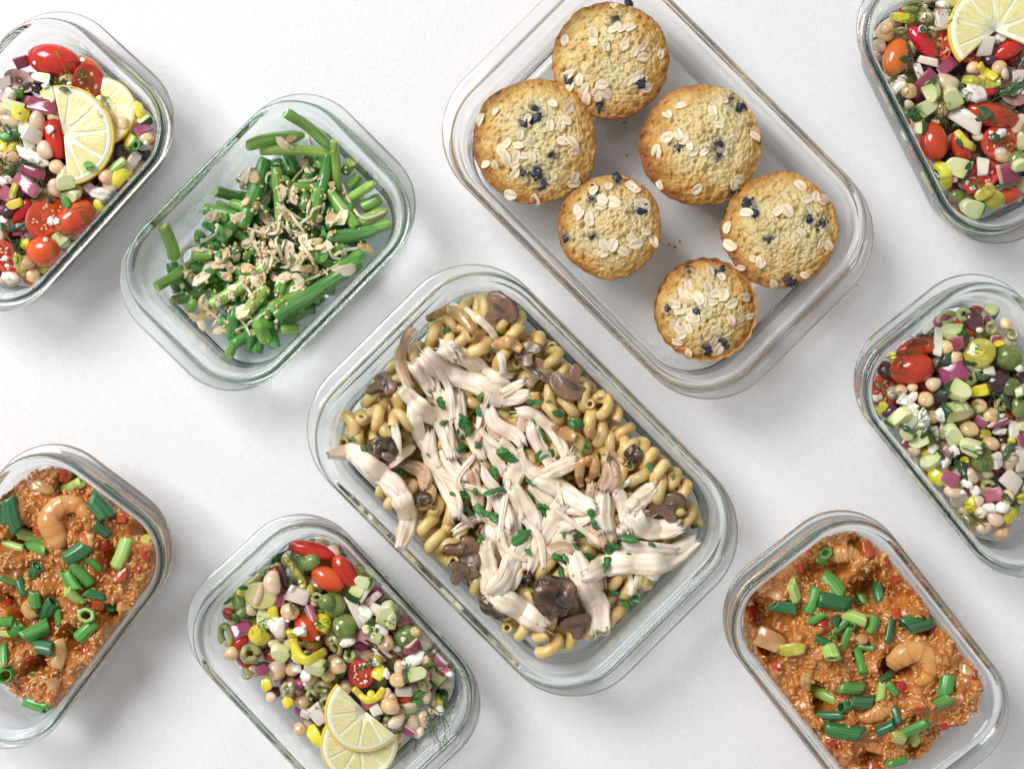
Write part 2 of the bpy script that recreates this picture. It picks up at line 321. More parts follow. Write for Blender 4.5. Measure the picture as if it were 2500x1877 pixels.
MAT['chicken_t'] = S('browned_chicken', [(.50, .30, .16), (.64, .44, .28), (.76, .62, .50)], 1, .42, st=(.04, .4, .2), bump=.6, bscale=1.6, bdist=.6, sss=.25, ssd=2, rnd=.08, specks=(330, .65, (.28, .14, .06)), coat=.12)
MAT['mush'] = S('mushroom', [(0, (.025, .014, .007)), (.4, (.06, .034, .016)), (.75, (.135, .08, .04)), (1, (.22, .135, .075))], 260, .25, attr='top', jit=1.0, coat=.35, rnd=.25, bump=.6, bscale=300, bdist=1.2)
MAT['mush_cap'] = S('mushroom_cap', [(.05, .03, .02), (.11, .07, .045), (.22, .15, .10)], 160, .22, coat=.5, rnd=.2, bump=.4, bscale=300)
MAT['onion_b'] = S('cooked_onion', [(.44, .21, .06), (.54, .31, .11), (.62, .41, .19)], 180, .2, coat=.5, sss=.35, ssd=3, rnd=.12, bump=.25, bscale=350)
MAT['rice'] = S('rice_grain', [(.50, .18, .03), (.60, .26, .06), (.68, .36, .11)], 90, .2, hue=0, coat=.6, sss=.3, sssc=(1, .5, .2), ssd=2, rnd=.03, bump=.1)
MAT['sauce'] = S('tomato_sauce_rice', [(.34, .095, .014), (.50, .17, .03), (.60, .25, .06)], 150, .18, hue=0, coat=.7, sss=.2, ssd=2, rnd=.03, bump=.45, bscale=330, bdist=1.2)
MAT['shrimp'] = S('shrimp', [(0, (.76, .46, .22)), (.35, (.68, .32, .11)), (.75, (.60, .22, .05)), (1, (.48, .14, .03))], 140, .26, attr='seg', jit=.6, bump=.3, bscale=500, coat=.45, sss=.3, ssd=2.5, rnd=.06)
MAT['redbit'] = S('tomato_bit', [(.40, .03, .012), (.52, .06, .02)], 200, .22, coat=.5, sss=.2, ssd=2, rnd=.15, bump=.3, bscale=400)
MAT['oat'] = S('oat_flake', [(0, (.56, .40, .22)), (.3, (.70, .56, .36)), (1, (.80, .69, .50))], 500, .6, attr='cre', jit=.5, rnd=.12, hue=.008, bump=.35, bscale=900, sss=.15, ssd=1)
MAT['blueberry'] = S('blueberry', [(.012, .012, .02), (.02, .024, .04), (.05, .04, .05)], 300, .4, bump=.6, bscale=700, rnd=.25)
MAT['paper'] = S('brown_paper_cup', [(.42, .20, .06), (.54, .29, .10)], 300, .6, rnd=.05, bump=.2)
MAT['crust'] = S('muffin_base', [(.46, .24, .07), (.56, .33, .12)], 200, .6, bump=.6, bscale=500, bdist=.8)
def muffin_mat(nm, dark):
    return S(nm, [(0, (.74, .64, .36)), (.25, (.70, .55, .25)), (.46, (.64, .40, .13)), (.72, (.50, .25, .06)), (1, (.28*dark, .10*dark, .025*dark))], 230, .62, stain=(.06, .065, .075), attr='edge', jit=.85, bump=1.0, bscale=560, bdist=1.6, sss=.2, sssc=(1, .7, .35), ssd=2, rnd=.0, hue=0, spec=.3, specks=(620, .68, (.26, .18, .06)), detail=8)
MAT['muffin'] = muffin_mat('muffin_crumb', 1.0)
# mixed bed of chopped salad: colour per piece in a vertex attribute
m, N, L, B = nodes('chopped_mix'); a = N.new('ShaderNodeAttribute'); a.attribute_name = 'col'; L.new(a.outputs['Vector'], B.inputs['Base Color'])
B.inputs['Roughness'].default_value = .25; B.inputs['Coat Weight'].default_value = .3; MAT['mix'] = m
# ---------------------------------------------------------------- registry, labels
ITEMS = []
def tag(o, desc, cat, c, pos, group=None, label=None):
    o['category'] = cat
    if label: o['label'] = label
    ITEMS.append(dict(o=o, desc=desc, c=c, pos=np.array(pos[:2], float), fixed=label, group=group))
    return o
ORD = ['', 'second ', 'third ', 'fourth ', 'fifth ', 'sixth ', 'seventh ', 'eighth ', 'ninth ', 'tenth ', 'eleventh ', 'twelfth ']
def write_labels():
    by = {}
    for it in ITEMS:
        if not it['fixed']: by.setdefault((it['c'].key, it['desc']), []).append(it)
    for (ck, d), g in by.items():
        c = g[0]['c']
        if len(g) == 1: g[0]['o']['label'] = f"{d} in the {c.phrase}"; continue
        marks = [(n, p) for n, p in c.marks if n.split(' ', 1)[-1] != d]
        D = np.array([[np.linalg.norm(i['pos']-p) for n, p in marks] for i in g])
        R = D.argsort(0).argsort(0); used = set()
        for i in np.argsort(R.min(1)):
            ok = [j for j in range(len(marks)) if len((d+' '+ORD[min(int(R[i, j]), 11)]+' nearest '+marks[j][0]+' in the '+c.phrase).split()) <= 16 and R[i, j] < len(ORD)]
            if ok:
                j = min(ok, key=lambda j: (R[i, j], D[i, j])); k = R[i, j]
                g[i]['o']['label'] = f"{d} nearest {marks[j][0]} in the {c.phrase}" if k == 0 else f"{d}, {ORD[k]}nearest {marks[j][0]} in the {c.phrase}"
            else: g[i]['o']['label'] = f"{d} well inside the {c.phrase}"
            if len(g) > 1: g[i]['o']['group'] = g[i]['group'] or f"{d} pieces in the {c.phrase}"
# ---------------------------------------------------------------- height field of what lies in a dish
class HF:
    def __init__(s, x0, x1, y0, y1, cell=1.5):
        s.x0, s.y0, s.c = x0, y0, cell; s.nx = int((x1-x0)/cell)+2; s.ny = int((y1-y0)/cell)+2; s.H = np.zeros((s.nx, s.ny))
    def ij(s, x, y): return np.clip(((np.asarray(x)-s.x0)/s.c).astype(int), 0, s.nx-1), np.clip(((np.asarray(y)-s.y0)/s.c).astype(int), 0, s.ny-1)
    def get(s, x, y): return s.H[s.ij(x, y)]
    def put(s, x, y, z): np.maximum.at(s.H, s.ij(x, y), z)
    def grid(s): return np.meshgrid(s.x0+(np.arange(s.nx)+.5)*s.c, s.y0+(np.arange(s.ny)+.5)*s.c, indexing='ij')
    def blur(s, n=2):
        A = s.H.copy()
        for _ in range(n):
            P = np.pad(A, 1, mode='edge'); A = (P[:-2, 1:-1]+P[2:, 1:-1]+P[1:-1, :-2]+P[1:-1, 2:]+2*P[1:-1, 1:-1])/6
        return A
    def plane(s, x, y, r, lim=.6):
        n = 26; t = np.arange(n)*2.399; rr = r*np.sqrt((np.arange(n)+.5)/n); px, py = x+rr*np.cos(t), y+rr*np.sin(t)
        z = s.get(px, py); z = np.clip(z, np.median(z)-6, np.median(z)+6)
        A = np.stack([px-x, py-y, np.ones(n)], -1); g = np.linalg.lstsq(A, z, rcond=None)[0]
        return np.clip(g[0], -lim, lim), np.clip(g[1], -lim, lim), g[2]
# ---------------------------------------------------------------- glass containers
def sdf(P, a, b, r):
    q = np.abs(P)-np.array([a-r, b-r]); return np.linalg.norm(np.maximum(q, 0), axis=-1)+np.minimum(q.max(-1), 0)-r
class Dish:
    def __init__(s, key, phrase, cx, cy, th, big, h, label, content):
        s.key, s.phrase, s.h, s.big = key, phrase, h, big
        s.c = at(cx, cy, h); s.phi = math.radians(-th); s.u = np.array([math.cos(s.phi), math.sin(s.phi)]); s.v = np.array([-s.u[1], s.u[0]])
        k = PXMM*(CAM_H-h)/CAM_H
        s.W = (338 if big else 239)*k; s.LT = (520 if big else 367)*k; s.L = s.LT-(10. if big else 9.); s.r = 43 if big else 36
        ex = abs(s.u[0])*s.LT+abs(s.v[0])*s.W; ey = abs(s.u[1])*s.LT+abs(s.v[1])*s.W
        s.hf = HF(s.c[0]-ex, s.c[0]+ex, s.c[1]-ey, s.c[1]+ey)
        X, Y = s.hf.grid(); lp = s.local(np.stack([X, Y], -1)); s.lp = lp
        
        H = np.full(X.shape, float(s.h))
        for z in np.arange(s.h, 4, -1.0): H[sdf(lp, s.L-s.inset(z), s.W-s.inset(z), s.rin(z)) < 0] = max(z, 4.9)
        s.hf.H = H; s.label = label; s.content = content
        inv = lambda l, w_: s.c+s.u*l+s.v*w_
        cs = [inv(a*s.L*.9, b*s.W*.9) for a in (-1, 1) for b in (-1, 1)]
        names = {}
        for n_, key_ in (('the top corner', lambda p: p[1]), ('the bottom corner', lambda p: -p[1]), ('the left corner', lambda p: -p[0]), ('the right corner', lambda p: p[0])):
            names[n_] = max(cs, key=key_)
        s.marks = list(names.items())+[('the middle', s.c)]
        for a, b in ((-1, 0), (1, 0), (0, -1), (0, 1)):
            p = inv(a*s.L*.95, b*s.W*.95); d = p-s.c
            sd = f"the {'upper' if d[1] > 0 else 'lower'} {'left' if d[0] < 0 else 'right'} side"; s.marks.append((sd, p))
            for q in (-.5, .5):
                p2 = inv(a*s.L*.95+(b != 0)*q*s.L, b*s.W*.95+(a != 0)*q*s.W); s.marks.append((f"{sd}'s {'upper' if p2[1] > p[1] else 'lower'} end", p2))
        s.marks += [(f"halfway to {n_}", s.c+(p-s.c)*.5) for n_, p in names.items()]
    def local(s, P): d = np.asarray(P)-s.c; return np.stack([d@s.u, d@s.v], -1)
    def world(s, l, w_): return s.c+s.u*l+s.v*w_
    def inset(s, z):
        h = s.h; z = np.asarray(z, float)
        return np.interp(z, [4.2, 4.6, 6, 9, 14, h-14, h-8.5, h], [25, 20, 15, 12.4, 11, 7.0, 5.2, 4.2])
    def rin(s, z): return max(s.r-float(s.inset(z))*.75, 8)
    def px2w(s, px, py, z=None):
        z = 35. if z is None else z
        for _ in range(3):
            p = at(px, py, z); zz = float(s.hf.get(*p)); z = min(zz+3, s.h+6)
        return at(px, py, z)
    def push(s, V, t):
        """Move a piece inwards until none of it is in the glass."""
        t = np.array(t, float); m_ = V[:, 2]+t[2] < s.h-.5
        if not m_.any(): return t
        V = V[m_]
        for _ in range(7):
            P = V+t; lp = s.local(P[:, :2]); ins = s.inset(P[:, 2])+.8; q = np.abs(lp)-np.stack([s.L-ins, s.W-ins], -1)
            rr = np.maximum(s.r-ins*.75, 8)[:, None]; q2 = q+rr; d = np.linalg.norm(np.maximum(q2, 0), axis=-1)+np.minimum(q2.max(-1), 0)-rr[:, 0]
            i = d.argmax()
            if d[i] <= 0: break
            g = np.maximum(q2[i], 0); g = g/np.linalg.norm(g) if g.any() else np.array([1., 0]) if q[i, 0] > q[i, 1] else np.array([0, 1.])
            g = g*np.sign(lp[i]); mv = -(g[0]*s.u+g[1]*s.v)*d[i]; t[:2] += mv*1.05
        return t
    def build(s):
        h = s.h; W, L, LT, r = s.W, s.L, s.LT, s.r; e = LT-L
        # (inset from the rim outline, z, extra length of the end flange, extra width)
        prof = [(19, 1.3, 0, 0), (15, .8, 0, 0), (12, 1.0, 0, 0), (10, 2.6, 0, 0), (8.8, 6, 0, 0), (8.0, 11, 0, 0), (6.2, h*.45, 0, 0), (4.6, h-14, 0, 0), (3.2, h-11, .1, .3),
                (1.6, h-9.3, .55, .5), (.6, h-9.0, .85, .8), (0, h-8.8, .97, 1.0), (-.2, h-8.3, 1.0, 1.1), (0, h-7.8, .97, 1.0), (.7, h-7.5, .85, .8), (1.2, h-7.2, .4, .3), (.7, h-6.3, .06, .1), (.2, h-5.2, 0, 0),
                (0, h-3, 0, 0), (.15, h-1.3, 0, 0), (.8, h-.35, 0, 0), (1.8, h, 0, 0), (2.8, h-.35, 0, 0), (3.6, h-1.3, 0, 0), (4.2, h-3, 0, 0), (4.7, h-6.0, 0, 0), (5.4, h-7.6, 0, 0), (6.6, h-9.2, 0, 0), (7.0, h-12, 0, 0),
                (8.2, h*.55, 0, 0), (9.8, 20, 0, 0), (10.8, 13.5, 0, 0), (11.8, 9.4, 0, 0), (13.6, 6.3, 0, 0), (16.5, 4.7, 0, 0), (21, 4.1, 0, 0), (28, 4.0, 0, 0)]
        rings = []; nc = 18
        for ins, z, fx, fw in prof:
            a, b = L-ins+fx*e, W-ins+fw; rr = max(r-ins*.75+fx*5, 8); pts = []
            for q, (sx, sy) in enumerate(((1, 1), (-1, 1), (-1, -1), (1, -1))):
                for k in range(nc+1):
                    t = math.pi/2*(q+k/nc); pts.append((sx*(a-rr)+rr*math.cos(t), sy*(b-rr)+rr*math.sin(t), z))
                x0, y0, _ = pts[-1]; nx_, ny_ = ((-1, 1), (-1, -1), (1, -1), (1, 1))[q]
                x1 = (nx_*(a-rr) if q in (0, 2) else x0); y1 = (y0 if q in (0, 2) else ny_*(b-rr))
                for k in range(1, 8): pts.append((x0+(x1-x0)*k/8, y0+(y1-y0)*k/8, z))
            rings.append(pts)
        R = np.array(rings); n, m_ = R.shape[:2]; V = R.reshape(-1, 3)
        V = np.vstack([V, [0, 0, 1.3], [0, 0, 4.0]]); c0, c1 = n*m_, n*m_+1
        F = [quads(n, m_), fan(np.arange(m_), c0, True), fan(np.arange((n-1)*m_, n*m_), c1)]
        V = V+np.array([0, 0, .3])
        o = obj('glass_container', Mx(V, F), MAT['glass_clear' if s.big and s.key == 'M' else 'glass'], loc=(*s.c, 0), R=rotm(0, 0, s.phi))
        s.o = tag(o, 'x', 'container', s, s.c, 'glass food containers on the cloth', s.label); o['group'] = 'glass food containers on the cloth'
DISH = {}
for a in [('A', 'upper left salad', 59, 390, -47.8, 0, 58, 'glass container of tomato salad with two lemon slices, cut by the left edge', ''),
          ('G', 'green bean dish', 648.6, 588.8, -45.4, 0, 58, 'glass container half filled with chopped green beans', ''),
          ('M', 'muffin dish', 1609, 444, 45, 1, 62, 'large glass container holding six oat topped muffins', ''),
          ('P', 'pasta dish', 1276, 1174.6, 45.2, 1, 62, 'large glass container of corkscrew pasta topped with shredded chicken', ''),
          ('T', 'upper right salad', 2425, 211.6, 63.5, 0, 58, 'glass container of salad with a big lemon slice at the upper right', ''),
          ('R', 'middle right salad', 2446, 1040, 51.3, 0, 58, 'glass container of chickpea and olive salad without lemon, cut by the right edge', ''),
          ('B', 'bottom salad', 811, 1625, 47, 0, 58, 'glass container of bean and olive salad with lemon slices at its lower end', ''),
          ('L', 'left rice dish', 65, 1460, -53, 0, 58, 'glass container of red rice and scallions, cut by the left edge', ''),
          ('C', 'right rice dish', 2122, 1621.6, 52, 0, 58, 'glass container of red rice with a whole shrimp on top', '')]:
    DISH[a[0]] = Dish(*a)
# ---------------------------------------------------------------- the linen
n = 130; X, Y = np.meshgrid(np.linspace(-700, 700, n), np.linspace(-600, 600, n), indexing='ij')
Z = .35*n2(X, Y, 150, 2)+.12*n2(X, Y, 45, 4); 
cl = obj('tablecloth', Mx(np.stack([X, Y, Z-.45], -1).reshape(-1, 3), [quads(n, n, False)[:, ::-1]]), MAT['linen'])
tag(cl, 'x', 'tablecloth', DISH['P'], (0, 0), None, 'white linen tablecloth under all the glass containers')
for d in DISH.values(): d.build()
# ---------------------------------------------------------------- laying pieces down
ZCAP = [None]
def drop(c, V, x, y, q=92, zcap=None):
    """Height at which a piece with the points V, set down at x, y, comes to rest; q under 100 lets it nestle."""
    g = c.hf.get(V[:, 0]+x, V[:, 1]+y)-V[:, 2]; low = V[:, 2] < np.median(V[:, 2])+1e-6
    z = np.percentile(g[low], q)
    if ZCAP[0] is not None: z = min(z, float(c.bedz[c.hf.ij(x, y)])+ZCAP[0]-V[:, 2].max())
    return z if zcap is None else min(z, zcap)
def settle(c, V, px, py, q=92, zcap=None):
    x, y = c.px2w(px, py); z = 0; x, y, _z = c.push(V-[0, 0, V[:, 2].max()], (x, y, c.h-22))
    for _ in range(2):
        z = drop(c, V, x, y, q, zcap); x, y = at(px, py, z+V[:, 2].max()*.5); x, y, _z = c.push(V, (x, y, z))
    z = drop(c, V, x, y, q, zcap)
    c.hf.put(V[:, 0]+x, V[:, 1]+y, V[:, 2]+z)
    return np.array([x, y, z])
def mean_pts(me):
    V = np.zeros(len(me.vertices)*3, np.float32); me.vertices.foreach_get('co', V); return V.reshape(-1, 3)/mm
def put_mesh(c, name, me, px, py, R, desc, cat, q=92, s=1.0, zcap=None, parts=(), group=None):
    V = (mean_pts(me)*np.asarray(s))@R.T if me is not None else None
    if parts: V = np.vstack([(mean_pts(p[1])*np.asarray(s))@R.T for p in parts]+([V] if V is not None else []))
    t = settle(c, V, px, py, q, zcap)
    o = link(name, me, None, t, R, s)
    for pn, pm in parts: link(pn, pm, o)
    return tag(o, desc, cat, c, t, group)
def tilt(c, px, py, r, rz, lim=.5, ex=0):
    x, y = c.px2w(px, py); gx, gy, z = c.hf.plane(x, y, r, lim)
    return slope_rot(gx+rng.normal()*ex, gy+rng.normal()*ex)@rotm(0, 0, rz)
def rad(a): return math.radians(-a)               # photo angles run clockwise
def mound(c, h0, u0, u1, v0=-1, v1=1, fall=16, amp=3, s=22, seed=0):
    """Raise the floor of the height field to a heap that fills the dish between the given fractions of its length and width."""
    lp = c.lp; X, Y = c.hf.grid(); ins = c.inset(h0)+1
    e = np.minimum.reduce([lp[..., 0]-u0*c.L, u1*c.L-lp[..., 0], lp[..., 1]-v0*c.W, v1*c.W-lp[..., 1]])+n2(X, Y, 30, seed)*10
    z = 4.5+(h0+amp*n2(X, Y, s, seed+1)*1.6-4.5)*np.clip(e/fall, 0, 1)**.7
    ok = sdf(lp, c.L-c.inset(12), c.W-c.inset(12), c.rin(12)) < 0
    c.bedz = np.where(ok & (e > 0), z, 0); c.hf.H = np.maximum(c.hf.H, c.bedz); c.food = ok & (e > 2)
    return c.bedz
def bed_points(c, step, lo, hi=99):
    """Random spots inside the heap, from the floor to just under its surface."""
    out = []; X, Y = c.hf.grid(); ii = np.argwhere(c.bedz > lo)
    for z in np.arange(lo, 60, step):
        for _ in range(int(len(ii)*c.hf.c**2/step**2)):
            i, j = ii[rng.integers(len(ii))]
            top = c.bedz[i, j]
            if z < top-2: out.append((X[i, j]+rng.normal(), Y[i, j]+rng.normal(), z, top))
    return out
# ================================================================ muffins
def muffin(c, px, py, dia, zedge, dome, desc, seed, brown=(0, 0), flakes=(), berries=(), fluted=False):
    x0, y0 = at(px, py, zedge); R = dia/2*PXMM*(CAM_H-zedge)/CAM_H
    nt, nr = 230, 96; th = np.arange(nt)*2*math.pi/nt
    t = np.linspace(0, 1, nr)**.85; T, TH = np.meshgrid(t, th, indexing='ij')
    cx, sy = np.cos(TH), np.sin(TH)
    Re = R*(1+.04*noise(np.stack([cx, sy, cx*0+seed], -1), .55, seed)+0.018*noise(np.stack([cx, sy, cx*0+seed], -1), .15, seed+2)+.008*noise(np.stack([cx, sy, cx*0+seed], -1), .06, seed+3))
    X, Y = Re*T*cx, Re*T*sy
    big = n2(X, Y, 13, seed)*1.5; mid = n2(X, Y, 5.0, seed+1)*1.0; fine = n2(X, Y, 1.7, seed+2)*.9; mid = mid*.75
    crat = np.maximum(n2(X, Y, 3.0, seed+5)-.18, 0)*4.6+np.maximum(n2(X, Y, 6.0, seed+6)-.28, 0)*5.0
    fade = 1-.35*T**6
    Z = zedge+dome*(1-T**2.3)+(big+mid+fine-crat)*fade
    # rounded lip, then the side going in under the crown
    nl = 12; a = np.linspace(0, 1, nl)[1:, None]; lip = 4.2+1.3*n2(cx[0]*R, sy[0]*R, 12, seed+8)
    lx = Re[0]*(1+.012*np.sin(a*math.pi)-.10*a**2); lz = zedge-lip*a*1.5+.6*noise(np.stack([cx[0]*R, sy[0]*R, cx[0]*0], -1), 3.0, seed+4)*np.sin(a*math.pi)
    V = np.concatenate([np.stack([X, Y, Z], -1), np.stack([lx*cx[:1], lx*sy[:1], lz], -1)]).reshape(-1, 3); n = nr+nl-1
    e = np.concatenate([T, np.repeat(np.ones((1, nt)), nl-1, 0)+a*.1])
    cc, ss = np.concatenate([cx, np.repeat(cx[:1], nl-1, 0)]), np.concatenate([sy, np.repeat(sy[:1], nl-1, 0)])
    edge = e**3.4*.68+(brown[0]*cc+brown[1]*ss)*e**1.5+.16+.18*np.concatenate([big/1.5+.5*mid, np.zeros((nl-1, nt))]); stain = np.zeros(len(V))
    for bx, by in berries:
        p = at(bx, by, zedge+dome*.7); d2 = (V[:, 0]+x0-p[0])**2+(V[:, 1]+y0-p[1])**2
        V[:, 2] -= 2.0*np.exp(-d2/9.)*(V[:, 2] > zedge-1); edge = edge-.16*np.exp(-d2/70.).reshape(edge.shape); stain += 1.1*np.exp(-d2/22.)
    top = obj('crown', Mx(V, [quads(n, nt)], {'edge': np.clip(edge, 0, 1.1).ravel(), 'stain': np.clip(stain, 0, 1)}), MAT['muffin'])
    e_ = bpy.data.objects.new('muffin', None); COL.objects.link(e_); e_.location = (x0*mm, y0*mm, 4.3*mm); top.parent = e_; top.location = (0, 0, -4.3*mm)
    # the tapered cake below
    zb = np.array([4.6, 4.6, 8, 16, 26, zedge-3, zedge-4]); rb = np.array([.0, .68, .72, .76, .82, .9, .8])
    fl = (1+.01*np.sin(th*30)) if not fluted else (1+.035*np.abs(((th*17/math.pi) % 2)-1)*2-.035)
    P = np.stack([np.stack([R*r_*fl*np.cos(th), R*r_*fl*np.sin(th), np.full(nt, z-4.3)], -1) for r_, z in zip(rb, zb)])
    obj('cake_base', Mx(P.reshape(-1, 3), [quads(len(zb), nt)]), MAT['crust'], e_)
    if fluted:
        rows = []; tri = np.abs(((th*23/math.pi) % 2)-1)
        for f, dz in ((.90, -7), (.97, -2), (1.0, 0)): rows.append(np.stack([R*(f+.03*(tri-.5))*np.cos(th), R*(f+.03*(tri-.5))*np.sin(th), np.full(nt, zedge-4.3+dz)], -1))
        tip = np.stack([R*(1.02+.035*tri)*np.cos(th), R*(1.02+.035*tri)*np.sin(th), zedge-4.3+1.0+3.0*tri*(.6+.4*np.sin(th*5))], -1); rows.append(tip)
        obj('paper_cup', Mx(np.concatenate(rows), [quads(4, nt)]), MAT['paper'], e_)
    hf = HF(x0-R-4, x0+R+4, y0-R-4, y0+R+4, .8); hf.put(V[:nr*nt, 0]+x0, V[:nr*nt, 1]+y0, V[:nr*nt, 2])
    G = hf.blur(2); hf.H = np.maximum(hf.H, np.where(hf.H < 5, G, hf.H))
    for k, (bx, by) in enumerate(berries):
        zt = zedge+dome*.7
        for _ in range(2): p = at(bx, by, zt); zt = float(hf.get(*p))
        m_ = blob(3, np.array([4.2, 3.3, 1.4])*(.7+.5*rng.random()), .6, .55, seed*9+k)
        obj('blueberry', m_, MAT['blueberry'], e_, (p[0]-x0, p[1]-y0, max(zt, zedge-2)-4.3-.75), rotm(0, 0, rng.random()*6))
    for k, (fx, fy) in enumerate(flakes):
        zt = zedge+dome*.7
        for _ in range(2):
            p = at(fx, fy, zt); r_ = math.hypot(p[0]-x0, p[1]-y0)
            if r_ > R*.95: p = np.array([x0, y0])+(p-np.array([x0, y0]))*R*.95/r_
            gx, gy, zt = hf.plane(p[0], p[1], 3.2, .9)
        hz = np.percentile(hf.get(p[0]+2.5*np.cos(np.arange(8)*.785), p[1]+2.5*np.sin(np.arange(8)*.785)), 60)
        o = link('oat_flake', OAT[rng.integers(len(OAT))], e_, (p[0]-x0, p[1]-y0, max(zt, hz)-4.3+.3), slope_rot(gx+rng.normal()*.16, gy+rng.normal()*.16)@rotm(0, 0, rng.random()*6.3), .74+.36*rng.random())
        hf.put(p[0]+2*np.cos(np.arange(8)*.785), p[1]+2*np.sin(np.arange(8)*.785), max(zt, hz)+.5)
    tag(e_, desc, 'muffin', c, (x0, y0), 'oat and blueberry muffins', desc)
OAT = []
for k in range(6):
    m_ = plate(ellipse(4.2+.5*rng.random(), 2.7+.6*rng.random(), 22, .14, k), .75, inner=(.85, .6, .35, .15))
    V = m_.V; cre = np.clip(np.abs(V[:, 1]+.25*np.sin(V[:, 0]))/1.0, 0, 1); V[:, 2] += np.where(V[:, 2] > 0, -.4*(1-cre)*(np.abs(V[:, 0]) < 3.5), 0)-V[:, 0]**2*(.02+.03*rng.random())+V[:, 1]**2*(.05*rng.random())
    m_.A['cre'] = np.clip(cre+.15, 0, 1)*np.where(m_.A['top'] > .5, 1, .7); OAT.append(bmesh_data(m_, 'oat_flake', MAT['oat']))
def cr(ox, oy, s, pts): return [(ox+p[0]/s, oy+p[1]/s, *p[2:]) for p in pts]
f1 = (1060, 0, 3.322); f2 = (1340, 380, 2.731); D = (0, 0, .8848)
M_ = DISH['M']
muffin(M_, 1490, 148, 287, 42, 13, 'golden muffin nearest the top edge with a blueberry on its rim', 11, (.05, -.05),
       cr(*f1, [(1455, 30), (1060, 320), (1055, 340), (1290, 280), (1290, 345), (1395, 380), (1455, 240), (1520, 240), (1490, 215), (1590, 225), (1555, 330), (1545, 375), (1690, 390), (1625, 425), (1700, 465), (1840, 440), (1080, 610), (1180, 650), (1100, 700), (1220, 730), (1235, 805), (1330, 780), (1325, 745), (1360, 690), (1390, 760), (1580, 660), (1620, 640), (1665, 610), (1720, 715)]),
       cr(*f1, [(1580, 30), (1465, 160), (1110, 635), (1665, 650), (1345, 845)]))
muffin(M_, 1304, 346, 303, 46, 13, 'pale muffin at the left corner with two dark blueberry hollows', 23, (-.08, -.06),
       cr(*f1, [(500, 905), (370, 975), (960, 840), (1095, 880), (760, 960), (940, 1020), (1030, 1020), (1060, 980), (700, 1095), (590, 1165), (680, 1180), (780, 1170), (545, 1220), (585, 1290), (665, 1275), (735, 1265), (800, 1280), (655, 1345), (495, 1350), (415, 1335), (655, 1415), (1050, 1145), (1125, 1160), (1140, 1230), (970, 1425), (1135, 1495), (1140, 1450), (610, 1590), (820, 1640)]),
       cr(*f1, [(815, 890), (845, 965), (735, 1005), (725, 1400), (830, 1390), (880, 1490), (960, 1270)]))
muffin(M_, 1710, 353, 298, 42, 13, 'muffin with the darkest browned side, second from the top', 37, (-.26, -.14),
       cr(*D, [(1441, 246), (1470, 228), (1440, 297), (1477, 305), (1490, 315), (1497, 330), (1465, 290), (1553, 270), (1632, 295), (1565, 215), (1418, 330), (1424, 400), (1480, 300), (1505, 410), (1598, 388), (1585, 400), (1520, 330), (1540, 240)]),
       cr(*D, [(1585, 212), (1600, 231), (1553, 313), (1550, 335), (1470, 315), (1590, 415)]))
muffin(M_, 1489, 553, 254, 44, 12, 'muffin below the pale one, near the long lower side of its dish', 41, (-.10, -.02),
       cr(*f2, [(400, 200), (300, 230), (545, 190), (590, 230), (560, 215), (355, 290), (430, 310), (345, 340), (190, 365), (295, 390), (200, 395), (270, 430), (600, 320), (645, 330), (650, 360), (650, 510), (555, 555), (585, 590), (700, 570), (430, 600), (370, 600), (495, 640), (360, 655)]),
       cr(*f2, [(455, 165), (320, 240), (290, 290), (285, 550), (125, 550), (600, 365)]))
muffin(M_, 1904, 562, 283, 43, 12, 'muffin with few oats nearest the right corner of its dish', 53, (-.14, -.06),
       cr(*f2, [(1680, 200), (1725, 290), (1785, 270), (1830, 310), (1850, 285), (1530, 365), (1590, 365), (1315, 380), (1685, 510), (1185, 480), (1200, 600), (1270, 755), (1365, 690), (1415, 720), (1400, 700), (1810, 595), (1865, 600), (1705, 800), (1500, 860)]),
       cr(*f2, [(1815, 450), (1740, 420), (1380, 390), (1340, 320), (1460, 560), (1605, 820)]))
muffin(M_, 1722, 756, 243, 40, 12, 'smallest muffin in a crinkled paper cup, thickly strewn with oats', 67, (.02, .04),
       cr(*f2, [(1080, 775), (1150, 805), (930, 870), (895, 910), (940, 940), (1065, 880), (1000, 950), (1055, 945), (1115, 920), (1165, 925), (1025, 985), (1095, 980), (845, 995), (870, 1040), (935, 1045), (950, 1085), (975, 1090), (840, 1120), (870, 1160), (935, 1155), (885, 1200), (855, 1245), (1315, 945), (1220, 990), (1215, 1095), (1285, 1085), (1100, 1240), (1130, 1295), (930, 1320), (1340, 1075)]),
       cr(*f2, [(940, 780), (1145, 780), (990, 1040), (800, 1030), (1060, 1280), (1155, 1240)]), True)
for k, (x, y) in enumerate([(1525, 300), (1648, 604), (1530, 380), (1660, 590), (1634, 598)]):
    p = at(x, y, 5); tag(obj('cake_crumb', blob(2, (1.3-.15*k, 1.0, .7), .5, .8, k), MAT['crust'], None, (*p, 5.2)), 'tiny brown cake crumb on the glass floor', 'crumb', M_, p)
